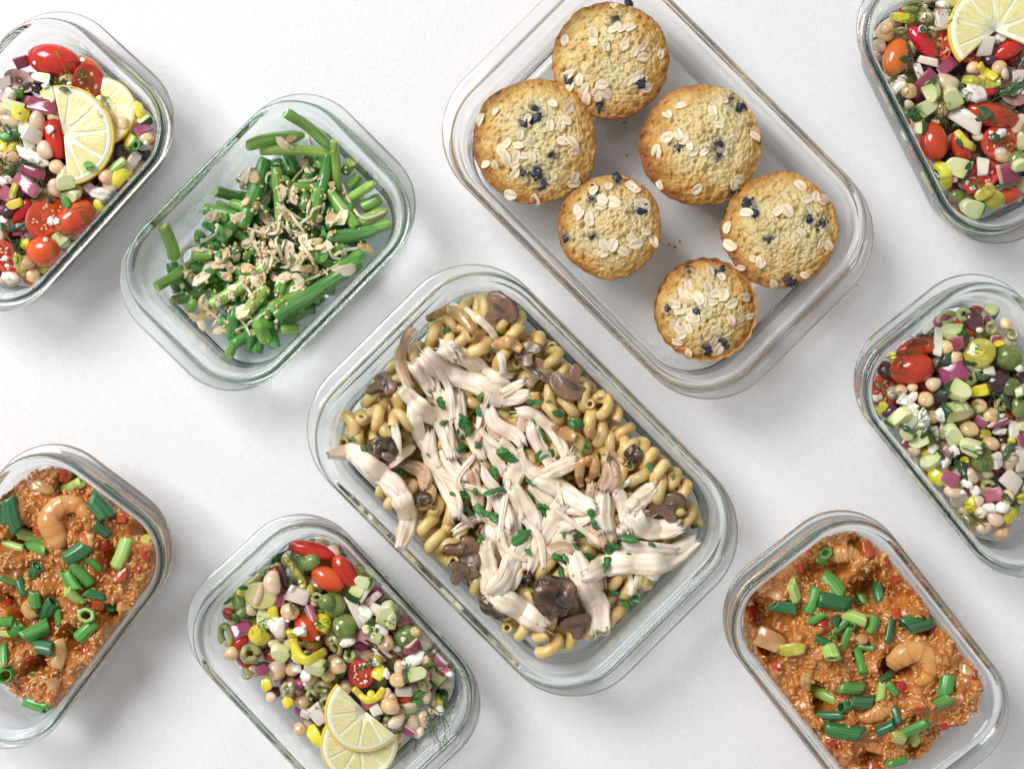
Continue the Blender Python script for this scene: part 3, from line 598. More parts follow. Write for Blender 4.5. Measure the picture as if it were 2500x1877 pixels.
# ================================================================ green beans
Gd = DISH['G']; g0 = (280, 210, 2.157)
def lay_path(c, pts, r, stiff=True, sag=.5, seed=0, zmax=None, n=24, lift=0.):
    """Lay a strip with the course pts (photo pixels) on what is already in the dish; gives the course in mm."""
    z = 34.; P = np.array(pts, float)
    for _ in range(3):
        W_ = np.array([at(p[0], p[1], z) for p in P]); S = smooth_path(np.c_[W_, np.zeros(len(W_))], n)[:, :2]; z = float(np.median(c.hf.get(S[:, 0], S[:, 1])))+r; z = min(z, c.h+4)
    T = np.gradient(S, axis=0); T /= np.linalg.norm(T, axis=1)[:, None]+1e-9; N_ = np.stack([-T[:, 1], T[:, 0]], -1); Hs = []
    for k in (-.7, -.35, 0, .35, .7): Hs.append(c.hf.get(S[:, 0]+N_[:, 0]*k*r, S[:, 1]+N_[:, 1]*k*r))
    H = np.minimum(np.array(Hs).mean(0)*.5+np.array(Hs).max(0)*.5, c.h+2)
    s = np.linspace(0, 1, n)
    if stiff:
        A = np.stack([s, np.ones(n)], -1); b = np.linalg.lstsq(A, H, rcond=None)[0]; b[0] = np.clip(b[0], -22, 22); zz = A@b; zz += np.percentile(H-zz, 80)*sag
        H = .85*zz+.15*np.convolve(np.pad(H, 4, mode='edge'), np.ones(9)/9, 'valid')
    else:
        H = np.convolve(np.pad(H, 3, mode='edge'), np.ones(7)/7, 'valid')
    Pz = np.c_[S, H+lift]
    V = np.c_[S, H+lift]; t = c.push(V-V.mean(0), V.mean(0)); Pz[:, :2] += (t-V.mean(0))[:2]
    return Pz
def green_bean(pts, wid, tone):
    r = wid/g0[2]*.255/2*.97; pts = cr(*g0, pts); k = rng.random()
    P = lay_path(Gd, pts, r, True, .45, lift=r*.75, n=26); P[:, 2] = np.maximum(P[:, 2], 4.3+r)
    L = np.linalg.norm(np.diff(P, axis=0), axis=1).sum(); s = np.linspace(0, 1, 26); d = np.minimum(s, 1-s)*L
    bump = 1+.05*np.sin(s*L/5.5+k*6)
    rad_ = r*bump*np.clip(.82+.18*np.sqrt(np.minimum(d/3, 1)), 0, 1)
    if k < .35: rad_ = rad_*np.interp(s, [0, .8, 1], [1, 1, .45])
    bow = (rng.random()-.5)*L*.06; T, B, N_ = frames(P); P = P+B*(bow*np.sin(s*math.pi))[:, None]
    fn = lambda s_, ph: 1+.035*np.cos(ph*2+k*6)+.02*np.cos(5*ph+3*k)
    m_ = tube(P, rad_, nv=16, fn=fn, cap=True); c0 = m_.V.mean(0)
    Gd.hf.put(m_.V[:, 0], m_.V[:, 1], m_.V[:, 2]); V0 = m_.V-c0
    body = Mx(V0, []); body.F = m_.F[:1]; body.mi = [0]; body.A = m_.A
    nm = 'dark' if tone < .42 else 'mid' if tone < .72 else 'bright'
    o = obj('green_bean', body, MAT[{'dark': 'gb_d', 'mid': 'gb_m', 'bright': 'gb_l'}[nm]], None, c0)
    for i, sg in ((0, -1), (25, 1)):      # the cut ends: slightly sunk discs
        ring = V0[i*16:(i+1)*16]; ctr = ring.mean(0); Tn = T[i]; rr = [ring, ctr+(ring-ctr)*.8+sg*Tn*.12, ctr+(ring-ctr)*.45-sg*Tn*.25]
        Vc = np.vstack(rr+[ctr-sg*Tn*.35]); obj('cut_end', Mx(Vc, [quads(3, 16, flip=sg < 0), fan(np.arange(32, 48), 48, sg < 0)]), MAT['gb_end'], o)
    tag(o, f"{ {'dark': 'dark green', 'mid': 'green', 'bright': 'bright green'}[nm]} {'short' if L < 22 else 'long' if L > 50 else 'medium'} cut bean", 'green bean', Gd, c0, None)
mound(Gd, 15, -.62, .70, -.85, .85, fall=18, amp=2, seed=9); bits = []
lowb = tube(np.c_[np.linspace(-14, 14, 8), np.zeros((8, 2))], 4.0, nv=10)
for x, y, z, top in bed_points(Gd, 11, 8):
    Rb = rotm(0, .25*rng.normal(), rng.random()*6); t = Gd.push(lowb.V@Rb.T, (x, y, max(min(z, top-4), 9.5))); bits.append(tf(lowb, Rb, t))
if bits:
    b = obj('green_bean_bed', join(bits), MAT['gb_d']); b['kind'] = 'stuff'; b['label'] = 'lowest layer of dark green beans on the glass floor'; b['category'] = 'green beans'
# under layers first (few shown through gaps), then those on top, as in the photo
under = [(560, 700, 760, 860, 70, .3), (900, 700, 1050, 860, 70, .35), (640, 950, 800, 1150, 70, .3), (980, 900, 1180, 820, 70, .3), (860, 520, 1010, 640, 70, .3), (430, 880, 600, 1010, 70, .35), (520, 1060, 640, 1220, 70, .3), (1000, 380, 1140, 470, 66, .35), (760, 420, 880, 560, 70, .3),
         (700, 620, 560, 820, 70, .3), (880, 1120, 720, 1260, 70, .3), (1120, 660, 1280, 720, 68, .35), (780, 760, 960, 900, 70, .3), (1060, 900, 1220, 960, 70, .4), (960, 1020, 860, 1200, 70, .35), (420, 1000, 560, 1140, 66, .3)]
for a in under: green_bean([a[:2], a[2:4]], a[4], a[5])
for a in [(300, 930, 330, 1090, 65, .3), (330, 1010, 380, 1080, 60, .35), (310, 1140, 470, 1100, 58, .35), (390, 1180, 430, 1130, 60, .7), (610, 1430, 620, 1330, 60, .6), (610, 1330, 640, 1180, 70, .3), (790, 1340, 760, 1230, 80, .5), (880, 1290, 970, 1280, 70, .6), (700, 1400, 735, 1300, 60, .3),
          (1210, 450, 1260, 410, 60, .6), (1230, 530, 1290, 470, 62, .5), (1300, 640, 1400, 590, 66, .55), (1290, 730, 1435, 650, 68, .8), (1350, 765, 1455, 725, 66, .65), (1230, 585, 1405, 510, 60, .75), (540, 620, 600, 660, 60, .45), (500, 720, 610, 780, 64, .4), (1000, 560, 990, 650, 60, .35), (1000, 510, 1045, 430, 70, .25), (930, 460, 890, 380, 66, .4), (1090, 430, 1060, 380, 56, .5),
          (1180, 960, 1300, 880, 70, .5), (1140, 890, 1210, 850, 60, .45), (410, 890, 520, 885, 70, .45), (545, 560, 700, 590, 70, .4), (460, 640, 650, 695, 74, .62), (610, 615, 700, 650, 60, .7), (870, 1100, 890, 980, 64, .45), (830, 1170, 1000, 1070, 75, .5), (950, 550, 1090, 525, 66, .6), (320, 760, 330, 910, 72, .6), (390, 930, 215, 1080, 62, .5)]:
    green_bean([a[:2], a[2:4]], a[4], a[5])
for p, wd, tn in [([(940, 180), (1040, 240), (1160, 340)], 64, .6), ([(740, 350), (860, 300), (1010, 270)], 74, .5), ([(800, 372), (960, 345), (1140, 362)], 60, .8), ([(1125, 360), (1100, 480), (1080, 560)], 66, .4), ([(1080, 545), (1060, 640), (1030, 720)], 76, .45), ([(1175, 320), (1180, 430), (1165, 545)], 56, .8), ([(1120, 545), (1190, 640), (1275, 745)], 66, .62),
                  ([(860, 440), (865, 600), (880, 770)], 62, .45), ([(795, 385), (750, 560), (680, 750)], 88, .35), ([(660, 850), (550, 940), (430, 1060)], 66, .4), ([(1125, 810), (1250, 785), (1370, 760)], 76, .35), ([(860, 1215), (1060, 1110), (1290, 925)], 90, .35), ([(840, 900), (690, 1030), (510, 1155)], 76, .85), ([(805, 1055), (740, 1140), (670, 1225)], 76, .9)]:
    green_bean(p, wd, tn)
def bit(c, px, py, kind, wpx, hpx, ang, desc, cat, q=75, seed=None, th=None):
    """A small flat or lumpy scrap."""
    seed = int(rng.integers(1000)) if seed is None else seed; a, b = wpx*.128, hpx*.128
    if kind == 'flake': m_ = plate(poly_round(ellipse(a*1.25, b, 6, .5, seed), 20, .15), th or .8, warp=bent(5+a, None, .7, 3, seed)); mt = MAT['flake']
    elif kind == 'almond': m_ = plate(ellipse(a, b, 14, .25, seed), th or 1.9, rough=.35, seed=seed); mt = MAT['almond']
    elif kind == 'crumble': m_ = plate(poly_round(ellipse(a, b, 6, .4, seed), 18, .22), min(a, b)*.7, .25, None, rough=.6, seed=seed); mt = MAT['almond']
    elif kind == 'feta': m_ = blob(3, (a, b, min(a, b)*.8), .5, .85, seed); mt = MAT['feta']
    elif kind == 'green': m_ = plate(ellipse(a, b, 14, .3, seed), 1.6, warp=bent(6, None, .5, 4, seed)); mt = MAT['scal_m']
    R = tilt(c, px, py, a+1, rad(ang), .7, .15)
    t = settle(c, m_.V@R.T, px, py, q)
    return tag(obj({'flake': 'almond_flake', 'almond': 'almond_piece', 'crumble': 'almond_crumble', 'feta': 'feta_crumb', 'green': 'herb_piece'}[kind], m_, mt, None, t, R), desc, cat, c, t)
for k_, (x, y, z) in enumerate(cr(*g0, [(780, 800, 0), (750, 760, 1), (800, 760, 0), (720, 780, 1), (800, 700, 0), (860, 745, 0), (920, 870, 0), (1060, 820, 0), (990, 800, 1), (650, 900, 2), (600, 950, 1), (740, 1020, 2), (770, 920, 2), (840, 1010, 3), (960, 1060, 2), (1215, 975, 2), (950, 950, 0), (1050, 960, 1), (900, 920, 1), (980, 900, 1), (1000, 850, 0), (700, 960, 1), (930, 560, 2), (940, 600, 2), (880, 560, 1), (680, 500, 0), (710, 450, 1), (735, 480, 1), (500, 690, 0), (460, 1190, 3), (470, 1150, 1), (420, 1250, 3), (440, 1270, 1), (510, 1200, 1), (620, 1060, 1),
                          (1310, 850, 3), (1345, 860, 3), (550, 1290, 1), (510, 1330, 0), (1000, 410, 1), (880, 300, 0), (930, 275, 1), (450, 1010, 1), (400, 1000, 3), (380, 1250, 1), (690, 610, 1), (800, 600, 1), (760, 640, 1), (1080, 700, 1), (1250, 650, 0), (1110, 850, 0), (1080, 850, 3), (700, 830, 1), (530, 940, 1), (660, 1190, 0), (830, 840, 1), (900, 1000, 0), (1010, 960, 1), (960, 1020, 1), (760, 860, 0), (880, 660, 1), (910, 690, 0), (640, 700, 1), (560, 900, 1), (480, 950, 1), (590, 1000, 1), (690, 470, 0), (1140, 700, 1), (1200, 690, 1)])):
    sz = 14+14*rng.random()
    bit(Gd, x, y, ['almond', 'crumble', 'flake', 'almond'][z if k_ % 2 else (2 if z < 2 else z)], sz*1.75, sz*(.75 if z == 3 else 1.3), rng.random()*360, ['tan almond piece', 'tan almond crumble', 'white almond flake', 'toasted almond sliver'][z if k_ % 2 else (2 if z < 2 else z)], 'chopped almond')
for i in range(70):
    t_ = rng.random(); x, y = 560+470*t_+rng.normal()*120, 1090-480*t_+rng.normal()*120
    (a, b, *_), = cr(*g0, [(x, y)]); bit(Gd, a, b, ['crumble', 'flake', 'flake'][i % 3], 11+13*rng.random(), 9+9*rng.random(), rng.random()*360, ['small tan almond crumb', 'small white almond scrap', 'small white almond scrap'][i % 3], 'chopped almond')
for x, y, a_ in cr(*g0, [(955, 720, 20), (1000, 745, 10), (1100, 765, 70), (720, 870, -50), (700, 890, -50), (520, 850, 60), (545, 890, 80), (440, 770, 30), (430, 800, 60), (1100, 905, -50), (780, 640, 20), (500, 830, 40), (575, 690, 60), (620, 740, 50), (1180, 860, 20), (560, 760, 70), (790, 1190, 20), (800, 1250, 40), (840, 1260, 60), (910, 500, 70)]):
    bit(Gd, x, y, 'green', 24+14*rng.random(), 12+8*rng.random(), a_, 'curled bright green herb scrap', 'herb')
def thread(c, pts, r, desc, name, mt, cat, n=20, flat=.5):
    P = lay_path(c, pts, 1.2, False, n=n, lift=r*.9); P[:, 2] = np.maximum(P[:, 2], 5); s = np.linspace(0, 1, n)
    m_ = tube(P, r*(.6+.4*np.sin(s*math.pi)), r*flat*(.6+.4*np.sin(s*math.pi)), nv=8); c0 = m_.V.mean(0); c.hf.put(m_.V[:, 0], m_.V[:, 1], m_.V[:, 2])
    return tag(obj(name, tf(m_, t=-c0), mt, None, c0), desc, cat, c, c0)
for p in [[(560, 780), (440, 830), (370, 870), (380, 980)], [(1190, 500), (1230, 600), (1310, 700), (1430, 660)], [(960, 690), (1030, 725)], [(1110, 720), (1150, 720), (1195, 690)], [(1010, 1030), (1110, 980), (1190, 950)], [(600, 1180), (660, 1140), (700, 1090)], [(370, 1010), (400, 970), (470, 990)], [(1000, 430), (960, 470), (950, 510)], [(640, 490), (700, 540)], [(970, 315), (1030, 265)], [(850, 830), (865, 890), (815, 960)], [(650, 1280), (740, 1240)], [(1130, 860), (1150, 900), (1190, 910)], [(1030, 600), (1010, 670)], [(470, 870), (400, 860)], [(1110, 620), (1095, 680)], [(940, 330), (900, 300)], [(560, 1200), (520, 1260)], [(1090, 960), (1130, 1000)]]:
    thread(Gd, cr(*g0, p), 1.15, 'white curled shallot shred', 'shallot_shred', MAT['shallot'], 'shallot')
cs = []
for i in range(330):
    t_ = rng.random(); x, y = 560+500*t_+rng.normal()*150, 1090-480*t_+rng.normal()*140; (a, b), = cr(*g0, [(x, y)]); p = Gd.px2w(a, b)
    z = float(Gd.hf.get(*p)); q = blob(1, np.array([1.3, 1.0, .7])*(.6+.8*rng.random()), .4, .8, i); q = tf(q, rotm(rng.random()*6, 0, rng.random()*6), (*p, z+.3))
    if z < Gd.h-8: cs.append(q)
o = obj('almond_crumbs', join(cs), MAT['almond']); o['kind'] = 'stuff'; o['label'] = 'fine golden almond crumbs sprinkled over the green beans'; o['category'] = 'almond crumbs'
for i in range(26):
    t_ = rng.random(); x, y = 600+480*t_+rng.normal()*110, 1060-450*t_+rng.normal()*110; a_ = rng.random()*6.28; l_ = 30+45*rng.random(); b_ = rng.normal()*14
    thread(Gd, cr(*g0, [(x-math.cos(a_)*l_, y-math.sin(a_)*l_), (x+b_, y+b_), (x+math.cos(a_)*l_, y+math.sin(a_)*l_)]), .9+.5*rng.random(), 'thin white shred', 'shallot_shred', MAT['shallot'], 'shallot', 12)
for x, y in cr(*g0, [(230, 1190), (250, 1220), (360, 1260), (270, 1290), (230, 1330), (150, 1170)]):
    bit(Gd, x, y, 'crumble', 9, 7, 0, 'tiny almond crumb on bare glass', 'chopped almond')
# ================================================================ pasta with chicken
Pd = DISH['P']; PA = (740, 640, 3.076); PB = (1180, 640, 3.076); PC = (1000, 1150, 2.765); PD = (780, 1040, 4.152); PE = (1150, 900, 4.152)
def cellentani(turns=1.6, rh=5.6, rt=4.3, pitch=9.3, n=46, ph0=0, hole=.5):
    t = np.linspace(0, turns*2*math.pi, n); P = np.stack([(t/(2*math.pi)-turns/2)*pitch, rh*np.cos(t+ph0), rh*np.sin(t+ph0)], -1)
    T = np.gradient(P, axis=0); 
    return hollow(P, rt, rt*hole, 18, 1.0, lambda s_, ph: 1+.035*np.cos(9*ph), up=(1, .0, .0))
PASTA = [bmesh_data(cellentani(a, b, c_, d, ph0=e), 'corkscrew_pasta', MAT['pasta']) for a, b, c_, d, e in
         [(1.6, 5.6, 3.6, 10.6, 0), (1.9, 5.4, 3.5, 10.2, 1.6), (1.4, 6.0, 3.8, 11.0, 3.1), (1.75, 5.7, 3.5, 11.2, 4.6), (1.25, 5.9, 3.8, 10.6, 2.2), (2.1, 5.3, 3.5, 10.0, .8)]]
mound(Pd, 29, -.96, .83, -.97, 1.25, fall=16, amp=3, seed=3)
bits = []
low = cellentani(1.5, 5.4, 4.2, 9.3, 16)
for x, y, z, top in bed_points(Pd, 13, 10):
    t = Pd.push(low.V*.9, (x, y, min(z, top-8))); bits.append(tf(Mx(low.V, [], low.A), rotm(rng.random()*6, rng.random()*6, rng.random()*6), t)); bits[-1].F = low.F; bits[-1].mi = low.mi
b = obj('pasta_bed', join(bits), MAT['pasta']); b['kind'] = 'stuff'; b['label'] = 'lower layers of corkscrew pasta under the chicken'; b['category'] = 'pasta'
PSEEN = []
def pasta(fr, pts, q=80):
    for x, y, a in cr(*fr, pts):
        if any((x-u)**2+(y-v)**2 < 40**2 for u, v in PSEEN): continue
        PSEEN.append((x, y)); k = int(rng.integers(6)); R = tilt(Pd, x, y, 8, rad(a), .5, .1)@rotm(rng.random()*6.3)
        put_mesh(Pd, 'corkscrew_pasta', PASTA[k], x, y, R, 'glossy corkscrew pasta', 'pasta', q, .93+.14*rng.random(), group='corkscrew pasta in the large dish')
ZCAP[0] = 19
pasta(PA, [(1380, 400, 30), (690, 1030, 0), (480, 990, 60), (380, 1340, 20), (760, 1180, -20), (560, 1180, 30), (1100, 480, -30), (1000, 560, 40), (1190, 580, 60), (1500, 720, 50)])
pasta(PB, [(300, 370, 40), (440, 600, 40), (620, 900, 60), (780, 1000, 30), (950, 1060, 50), (880, 1290, 30), (720, 1500, 10), (900, 1480, 20), (1000, 1560, 40), (1180, 1420, 50), (1500, 1620, 50), (480, 1000, 10)])
pasta(PC, [(1700, 130, 30), (1900, 300, 60), (1840, 520, 60), (1640, 640, 30), (1500, 900, 60), (1540, 700, 30), (900, 980, 30), (300, 420, 40), (520, 800, 30), (640, 900, 30), (1050, 1120, 40), (1240, 1080, 40), (700, 780, 30), (230, 380, 40), (1440, 760, 40)])
pasta(PD, [(860, 640, 60), (1100, 760, 50), (900, 780, 60), (650, 720, 60), (1100, 1100, 60), (1300, 880, 30), (760, 840, 70)])
pasta(PA, [(1360, 240, 20), (1240, 290, 40), (1060, 460, -30), (1140, 530, 60), (1310, 610, 80), (1240, 640, 40), (1400, 750, 80), (890, 560, -15), (1030, 600, -10), (860, 680, 20), (680, 850, 80), (575, 1060, 80), (460, 1100, 30), (690, 1140, -30), (310, 1190, 0), (420, 1210, -10), (590, 1300, -5), (1470, 460, 70), (1560, 490, 60), (1610, 560, 60), (1540, 770, 40)])
pasta(PB, [(120, 470, 80), (255, 540, 70), (390, 490, -60), (540, 660, 50), (590, 700, 70), (490, 1080, 60), (620, 1090, -20), (740, 1080, 70), (780, 1190, 20), (880, 1110, 60), (980, 1120, 60), (960, 1260, -60), (870, 1310, 10), (720, 1350, -20), (850, 1410, -10), (1010, 1380, 20), (1060, 1270, 60), (1150, 1270, 70), (1270, 1380, 70), (1230, 1430, 80), (1070, 1510, 80), (1170, 1580, 80), (1310, 1560, 60), (1380, 1490, 60), (820, 1010, 30), (1300, 1640, 40), (1420, 1610, 50)])
pasta(PC, [(1800, 110, 50), (1900, 200, 70), (1620, 50, 60), (1690, 60, 60), (1890, 310, 60), (1800, 440, -20), (1880, 430, 50), (130, 250, 10), (280, 320, 15), (90, 340, 20), (240, 420, 15), (190, 600, -70), (150, 500, 70), (440, 770, 20), (500, 860, 30), (590, 950, 30), (700, 990, 40), (730, 1080, 40), (830, 1110, 20), (860, 1080, 10), (930, 1160, 80), (1010, 1170, 80), (1100, 1180, 20), (1020, 1030, -10), (1080, 720, 70), (940, 700, 60), (820, 860, -30), (820, 760, 30), (1400, 920, 70), (1390, 980, 60), (1540, 720, 30), (1440, 720, 60), (1640, 760, 30), (1480, 820, 50), (1280, 1000, 70)])
pasta(PD, [(620, 690, 60), (730, 830, 70), (880, 620, 60), (1190, 680, 70), (1120, 860, -30), (1060, 940, -20), (1350, 950, 20), (960, 830, 80)])
ZCAP[0] = None
# ---- mushrooms
def mushroom(fr, x, y, w_, h_, a, kind, desc):
    (x, y), = cr(*fr, [(x, y)]); sx, sy = w_/fr[2]*.255*.58, h_/fr[2]*.255*.58; s0 = int(rng.integers(999))
    R = tilt(Pd, x, y, sx*.7, rad(a), .5, .15)
    if kind == 'slice':     # cap and stem cut lengthwise: the umbrella outline
        O = np.array([(-1, .05), (-.92, .45), (-.6, .8), (0, .98), (.6, .85), (.95, .5), (1, .0), (.8, -.18), (.45, -.1), (.3, -.35), (.34, -.85), (.1, -1), (-.25, -.92), (-.3, -.4), (-.5, -.12), (-.8, -.2)])*[sx, sy]
        O = poly_round(O, 64, .4); m_ = plate(O, 4.2, .3, bent(sx*2.4, None, 1.6, 9, s0), inner=(.88, .7, .45, .2), rough=.5, seed=s0)
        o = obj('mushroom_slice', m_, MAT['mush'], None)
        gl = plate(poly_round(np.array([(-.78, .0), (-.35, .28), (.4, .3), (.8, .05), (.42, -.02), (-.45, -.03)])*[sx, sy], 30, .4), 1.0, .3, bent(sx*2.4, None, 1.2, 9, s0), rough=.3, seed=s0); gl.V[:, 2] += 2.0
        obj('gills', gl, MAT['mush_cap'], o)
    else:                   # a whole little cap with the stem side up
        V, F = ico(4); Z = V[:, 2]; r = 1+.22*noise(V, .8, s0)+.08*noise(V, .28, s0+1); P = V*r[:, None]; P[:, 2] = P[:, 2]*(.62+.2*noise(V, .5, s0+3))-.35*np.exp(-((V[:, 0]-.25)/.22)**2)*(Z > 0)
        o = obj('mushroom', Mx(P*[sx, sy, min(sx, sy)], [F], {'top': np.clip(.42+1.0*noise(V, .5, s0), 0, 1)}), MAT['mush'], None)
        st_ = blob(3, (sx*.5, sy*.26, min(sx, sy)*.3), .25, .7, s0, None); st_.V[:, 2] += min(sx, sy)*.42; st_.V[:, 0] += sx*.35; obj('stem', st_, MAT['mush_cap'], o)
    V = mean_pts(o.data)@R.T; t = settle(Pd, V, x, y, 78)
    from mathutils import Matrix
    o.matrix_world = Matrix.Translation(tuple(t*mm)) @ Matrix([list(map(float, r)) for r in R]).to_4x4()
    tag(o, desc, 'mushroom', Pd, t)
for a in [(PA, 1500, 260, 260, 240, 50, 'slice', 'dark mushroom slice'), (PA, 570, 900, 200, 230, 60, 'slice', 'dark mushroom slice'), (PA, 560, 1380, 150, 120, 10, 'cap', 'brown mushroom cap'), (PB, 330, 690, 220, 180, -10, 'slice', 'brown mushroom slice'), (PB, 390, 830, 260, 230, 30, 'slice', 'pinkish brown mushroom slice'), (PB, 650, 900, 270, 260, -150, 'slice', 'large dark mushroom slice'),
          (PB, 1130, 1440, 120, 120, 0, 'cap', 'small dark mushroom cap'), (PC, 1740, 250, 250, 200, -20, 'slice', 'dark mushroom slice'), (PC, 350, 530, 190, 230, 100, 'slice', 'large brown mushroom slice'), (PC, 410, 640, 220, 150, -20, 'slice', 'dark mushroom slice'), (PC, 330, 700, 180, 140, 40, 'slice', 'dark mushroom slice'), (PC, 975, 860, 270, 250, 15, 'cap', 'large dark mushroom cap'),
          (PC, 1130, 1050, 230, 170, 0, 'slice', 'dark mushroom slice'), (PC, 560, 920, 200, 120, 35, 'cap', 'brown mushroom cap'), (PD, 620, 270, 270, 290, 20, 'cap', 'large brown mushroom cap'), (PD, 1040, 740, 190, 150, 0, 'cap', 'dark mushroom cap'), (PC, 560, 430, 150, 130, 0, 'cap', 'dark mushroom cap'), (PC, 760, 720, 120, 110, 0, 'cap', 'dark mushroom cap')]:
    mushroom(*a)
# ---- shredded chicken
def shred(c, fr, pts, wid, tan=0, desc=None, thick=.46, up=0):
    P0 = cr(*fr, pts); wmm = wid/fr[2]*.254
    if fr[2] > 1.5 and len(P0) > 2:
        P0 = [tuple(np.array(P0[0])+.14*(np.array(P0[0])-np.array(P0[1])))]+P0[1:-1]+[tuple(np.array(P0[-1])+.14*(np.array(P0[-1])-np.array(P0[-2])))]
    s0 = int(rng.integers(9999)); L0 = sum(math.dist(P0[i][:2], P0[i+1][:2]) for i in range(len(P0)-1))*.254
    n = max(14, int(L0/1.5)); P = lay_path(c, P0, wmm*.45, False, n=n, lift=wmm*thick*.45+up)
    L = np.linalg.norm(np.diff(P, axis=0), axis=1).sum(); s = np.linspace(0, 1, n); nv = 36
    P[:, 2] += 1.2*noise(np.stack([s*L, s*0+s0, s*0], -1), 9, 1)
    e0, e1 = .35+.5*rng.random(), .3+.6*rng.random()
    wp = np.interp(s, [0, .12, .3, .72, .9, 1], [e0, .8+.2*e0, 1, 1, .75+.25*e1, e1])*(1+.14*noise(np.stack([s*L/9, s*0, s*0+s0], -1), 1, 2))
    ph = np.arange(nv)*2*math.pi/nv; S_, PH = np.meshgrid(s*L, ph, indexing='ij')
    q = np.stack([np.cos(PH)*3.4, np.sin(PH)*3.4, S_*.035+s0], -1); fib = noise(q, .8, s0 % 50)*.20+noise(q*[1, 1, 1], .4, s0 % 50+1)*.10+noise(np.stack([np.cos(PH)*1.5, np.sin(PH)*1.5, S_*.11+s0], -1), .9, 3)*.22
    prof = np.exp(-s*L/4.5)+np.exp(-(1-s)*L/4.5); sgn = np.where(s < .5, -1, 1)
    rag = noise(np.stack([np.cos(PH)*3, np.sin(PH)*3, PH*0+s0], -1), .55, 7)*5.5*prof[:, None]*sgn[:, None]*min(1, wmm/9)
    tw = (rng.random()-.5)*1.2; A = s*tw+(rng.random()-.5)*.5
    T, B, N_ = frames(P); B2 = B*np.cos(A)[:, None]+N_*np.sin(A)[:, None]; N2 = -B*np.sin(A)[:, None]+N_*np.cos(A)[:, None]
    ra = (wmm/2*wp)[:, None]*(1+fib*.5); rb = (wmm/2*thick*1.15*np.clip(wp, .45, 1))[:, None]*(1+fib*1.35)
    # a shallow hollow along the middle, as torn muscle has
    V = P[:, None]+B2[:, None]*(ra*np.cos(PH))[..., None]+N2[:, None]*(rb*np.sin(PH)*(1-.3*np.exp(-(np.cos(PH+.4)/.3)**2)*(np.sin(PH) > 0)))[..., None]+T[:, None]*rag[..., None]
    st = np.stack([S_, PH*wmm*.55, S_*0+s0], -1).reshape(-1, 3); V = V.reshape(-1, 3); cA, cB = len(V), len(V)+1
    V = np.vstack([V, V[:nv].mean(0)+T[0]*1.0, V[-nv:].mean(0)-T[-1]*1.0]); st = np.vstack([st, st[0], st[-1]])
    m_ = Mx(V, [quads(n, nv), fan(np.arange(nv), cA, True), fan(np.arange((n-1)*nv, n*nv), cB)], {'st': st}); c0 = V.mean(0); c.hf.put(V[:, 0], V[:, 1], V[:, 2]-.6)
    size = 'long' if L > 44 else 'short' if L < 26 else 'medium'; bw = 'broad' if wmm > 11 else 'thin' if wmm < 7 else ''
    o = obj('chicken_shred', tf(m_, t=-c0), MAT['chicken_t' if tan else 'chicken'], None, c0)
    for k in range(int(rng.integers(0, 3)) if wmm > 7 else 0):     # loose fibres at the torn end
        i = 0 if rng.random() < .5 else n-1; d = -T[i] if i == 0 else T[i]; a0 = P[i]+B2[i]*(rng.random()-.5)*wmm*.5; l = 3+5*rng.random()
        Q = np.array([a0-d*4, a0, a0+d*l*.5+[0, 0, .6], a0+d*l+B2[i]*(rng.random()-.5)*5-[0, 0, 1.0]]); f_ = tube(smooth_path(Q, 10), np.linspace(.55, .15, 10), nv=6); obj('fibre', tf(f_, t=-c0), MAT['chicken'], o)
    tag(o, desc or ' '.join(f"{size} {bw} {'browned ' if tan else 'pale '}chicken shred".split()), 'chicken', c, c0)
def CH(fr, *rows):
    for pts, wd, *t in rows: shred(Pd, fr, pts, wd*1.08, *(t or [0]), up=7 if wd == 200 and fr is PD else 0)
CH(PA, ([(830, 1090), (850, 1200), (880, 1320), (930, 1420)], 100), ([(860, 780), (880, 860), (960, 960), (1000, 1050)], 110), ([(980, 870), (1000, 980), (1040, 1080)], 90), ([(1060, 980), (1080, 1100), (1120, 1200)], 110), ([(1170, 1000), (1180, 1120), (1200, 1280)], 100))
CH(PE, ([(560, 480), (520, 560), (540, 640)], 140, 1), ([(200, 500), (240, 640), (300, 700)], 130, 1), ([(110, 1050), (190, 1150), (270, 1200)], 90), ([(160, 700), (220, 850), (280, 960), (330, 1050)], 150), ([(0, 680), (60, 800), (120, 900)], 130), ([(300, 760), (380, 850), (430, 900)], 160), ([(450, 850), (480, 980), (440, 1080), (420, 1170)], 200), ([(1000, 850), (960, 930), (900, 1000)], 110))
CH(PA, ([(1060, 650), (1180, 700), (1300, 770), (1380, 850), (1530, 880)], 130), ([(1090, 640), (1150, 700)], 110), ([(820, 520), (750, 620), (730, 740), (770, 880), (800, 930)], 92, 1))
CH(PD, ([(1240, 240), (1310, 380), (1400, 500), (1440, 600)], 120), ([(1300, 300), (1400, 430), (1470, 540)], 90), ([(1640, 440), (1720, 560), (1800, 650)], 100), ([(1540, 320), (1580, 420), (1590, 500)], 90, 1), ([(1380, 280), (1460, 350), (1500, 460)], 70, 1))
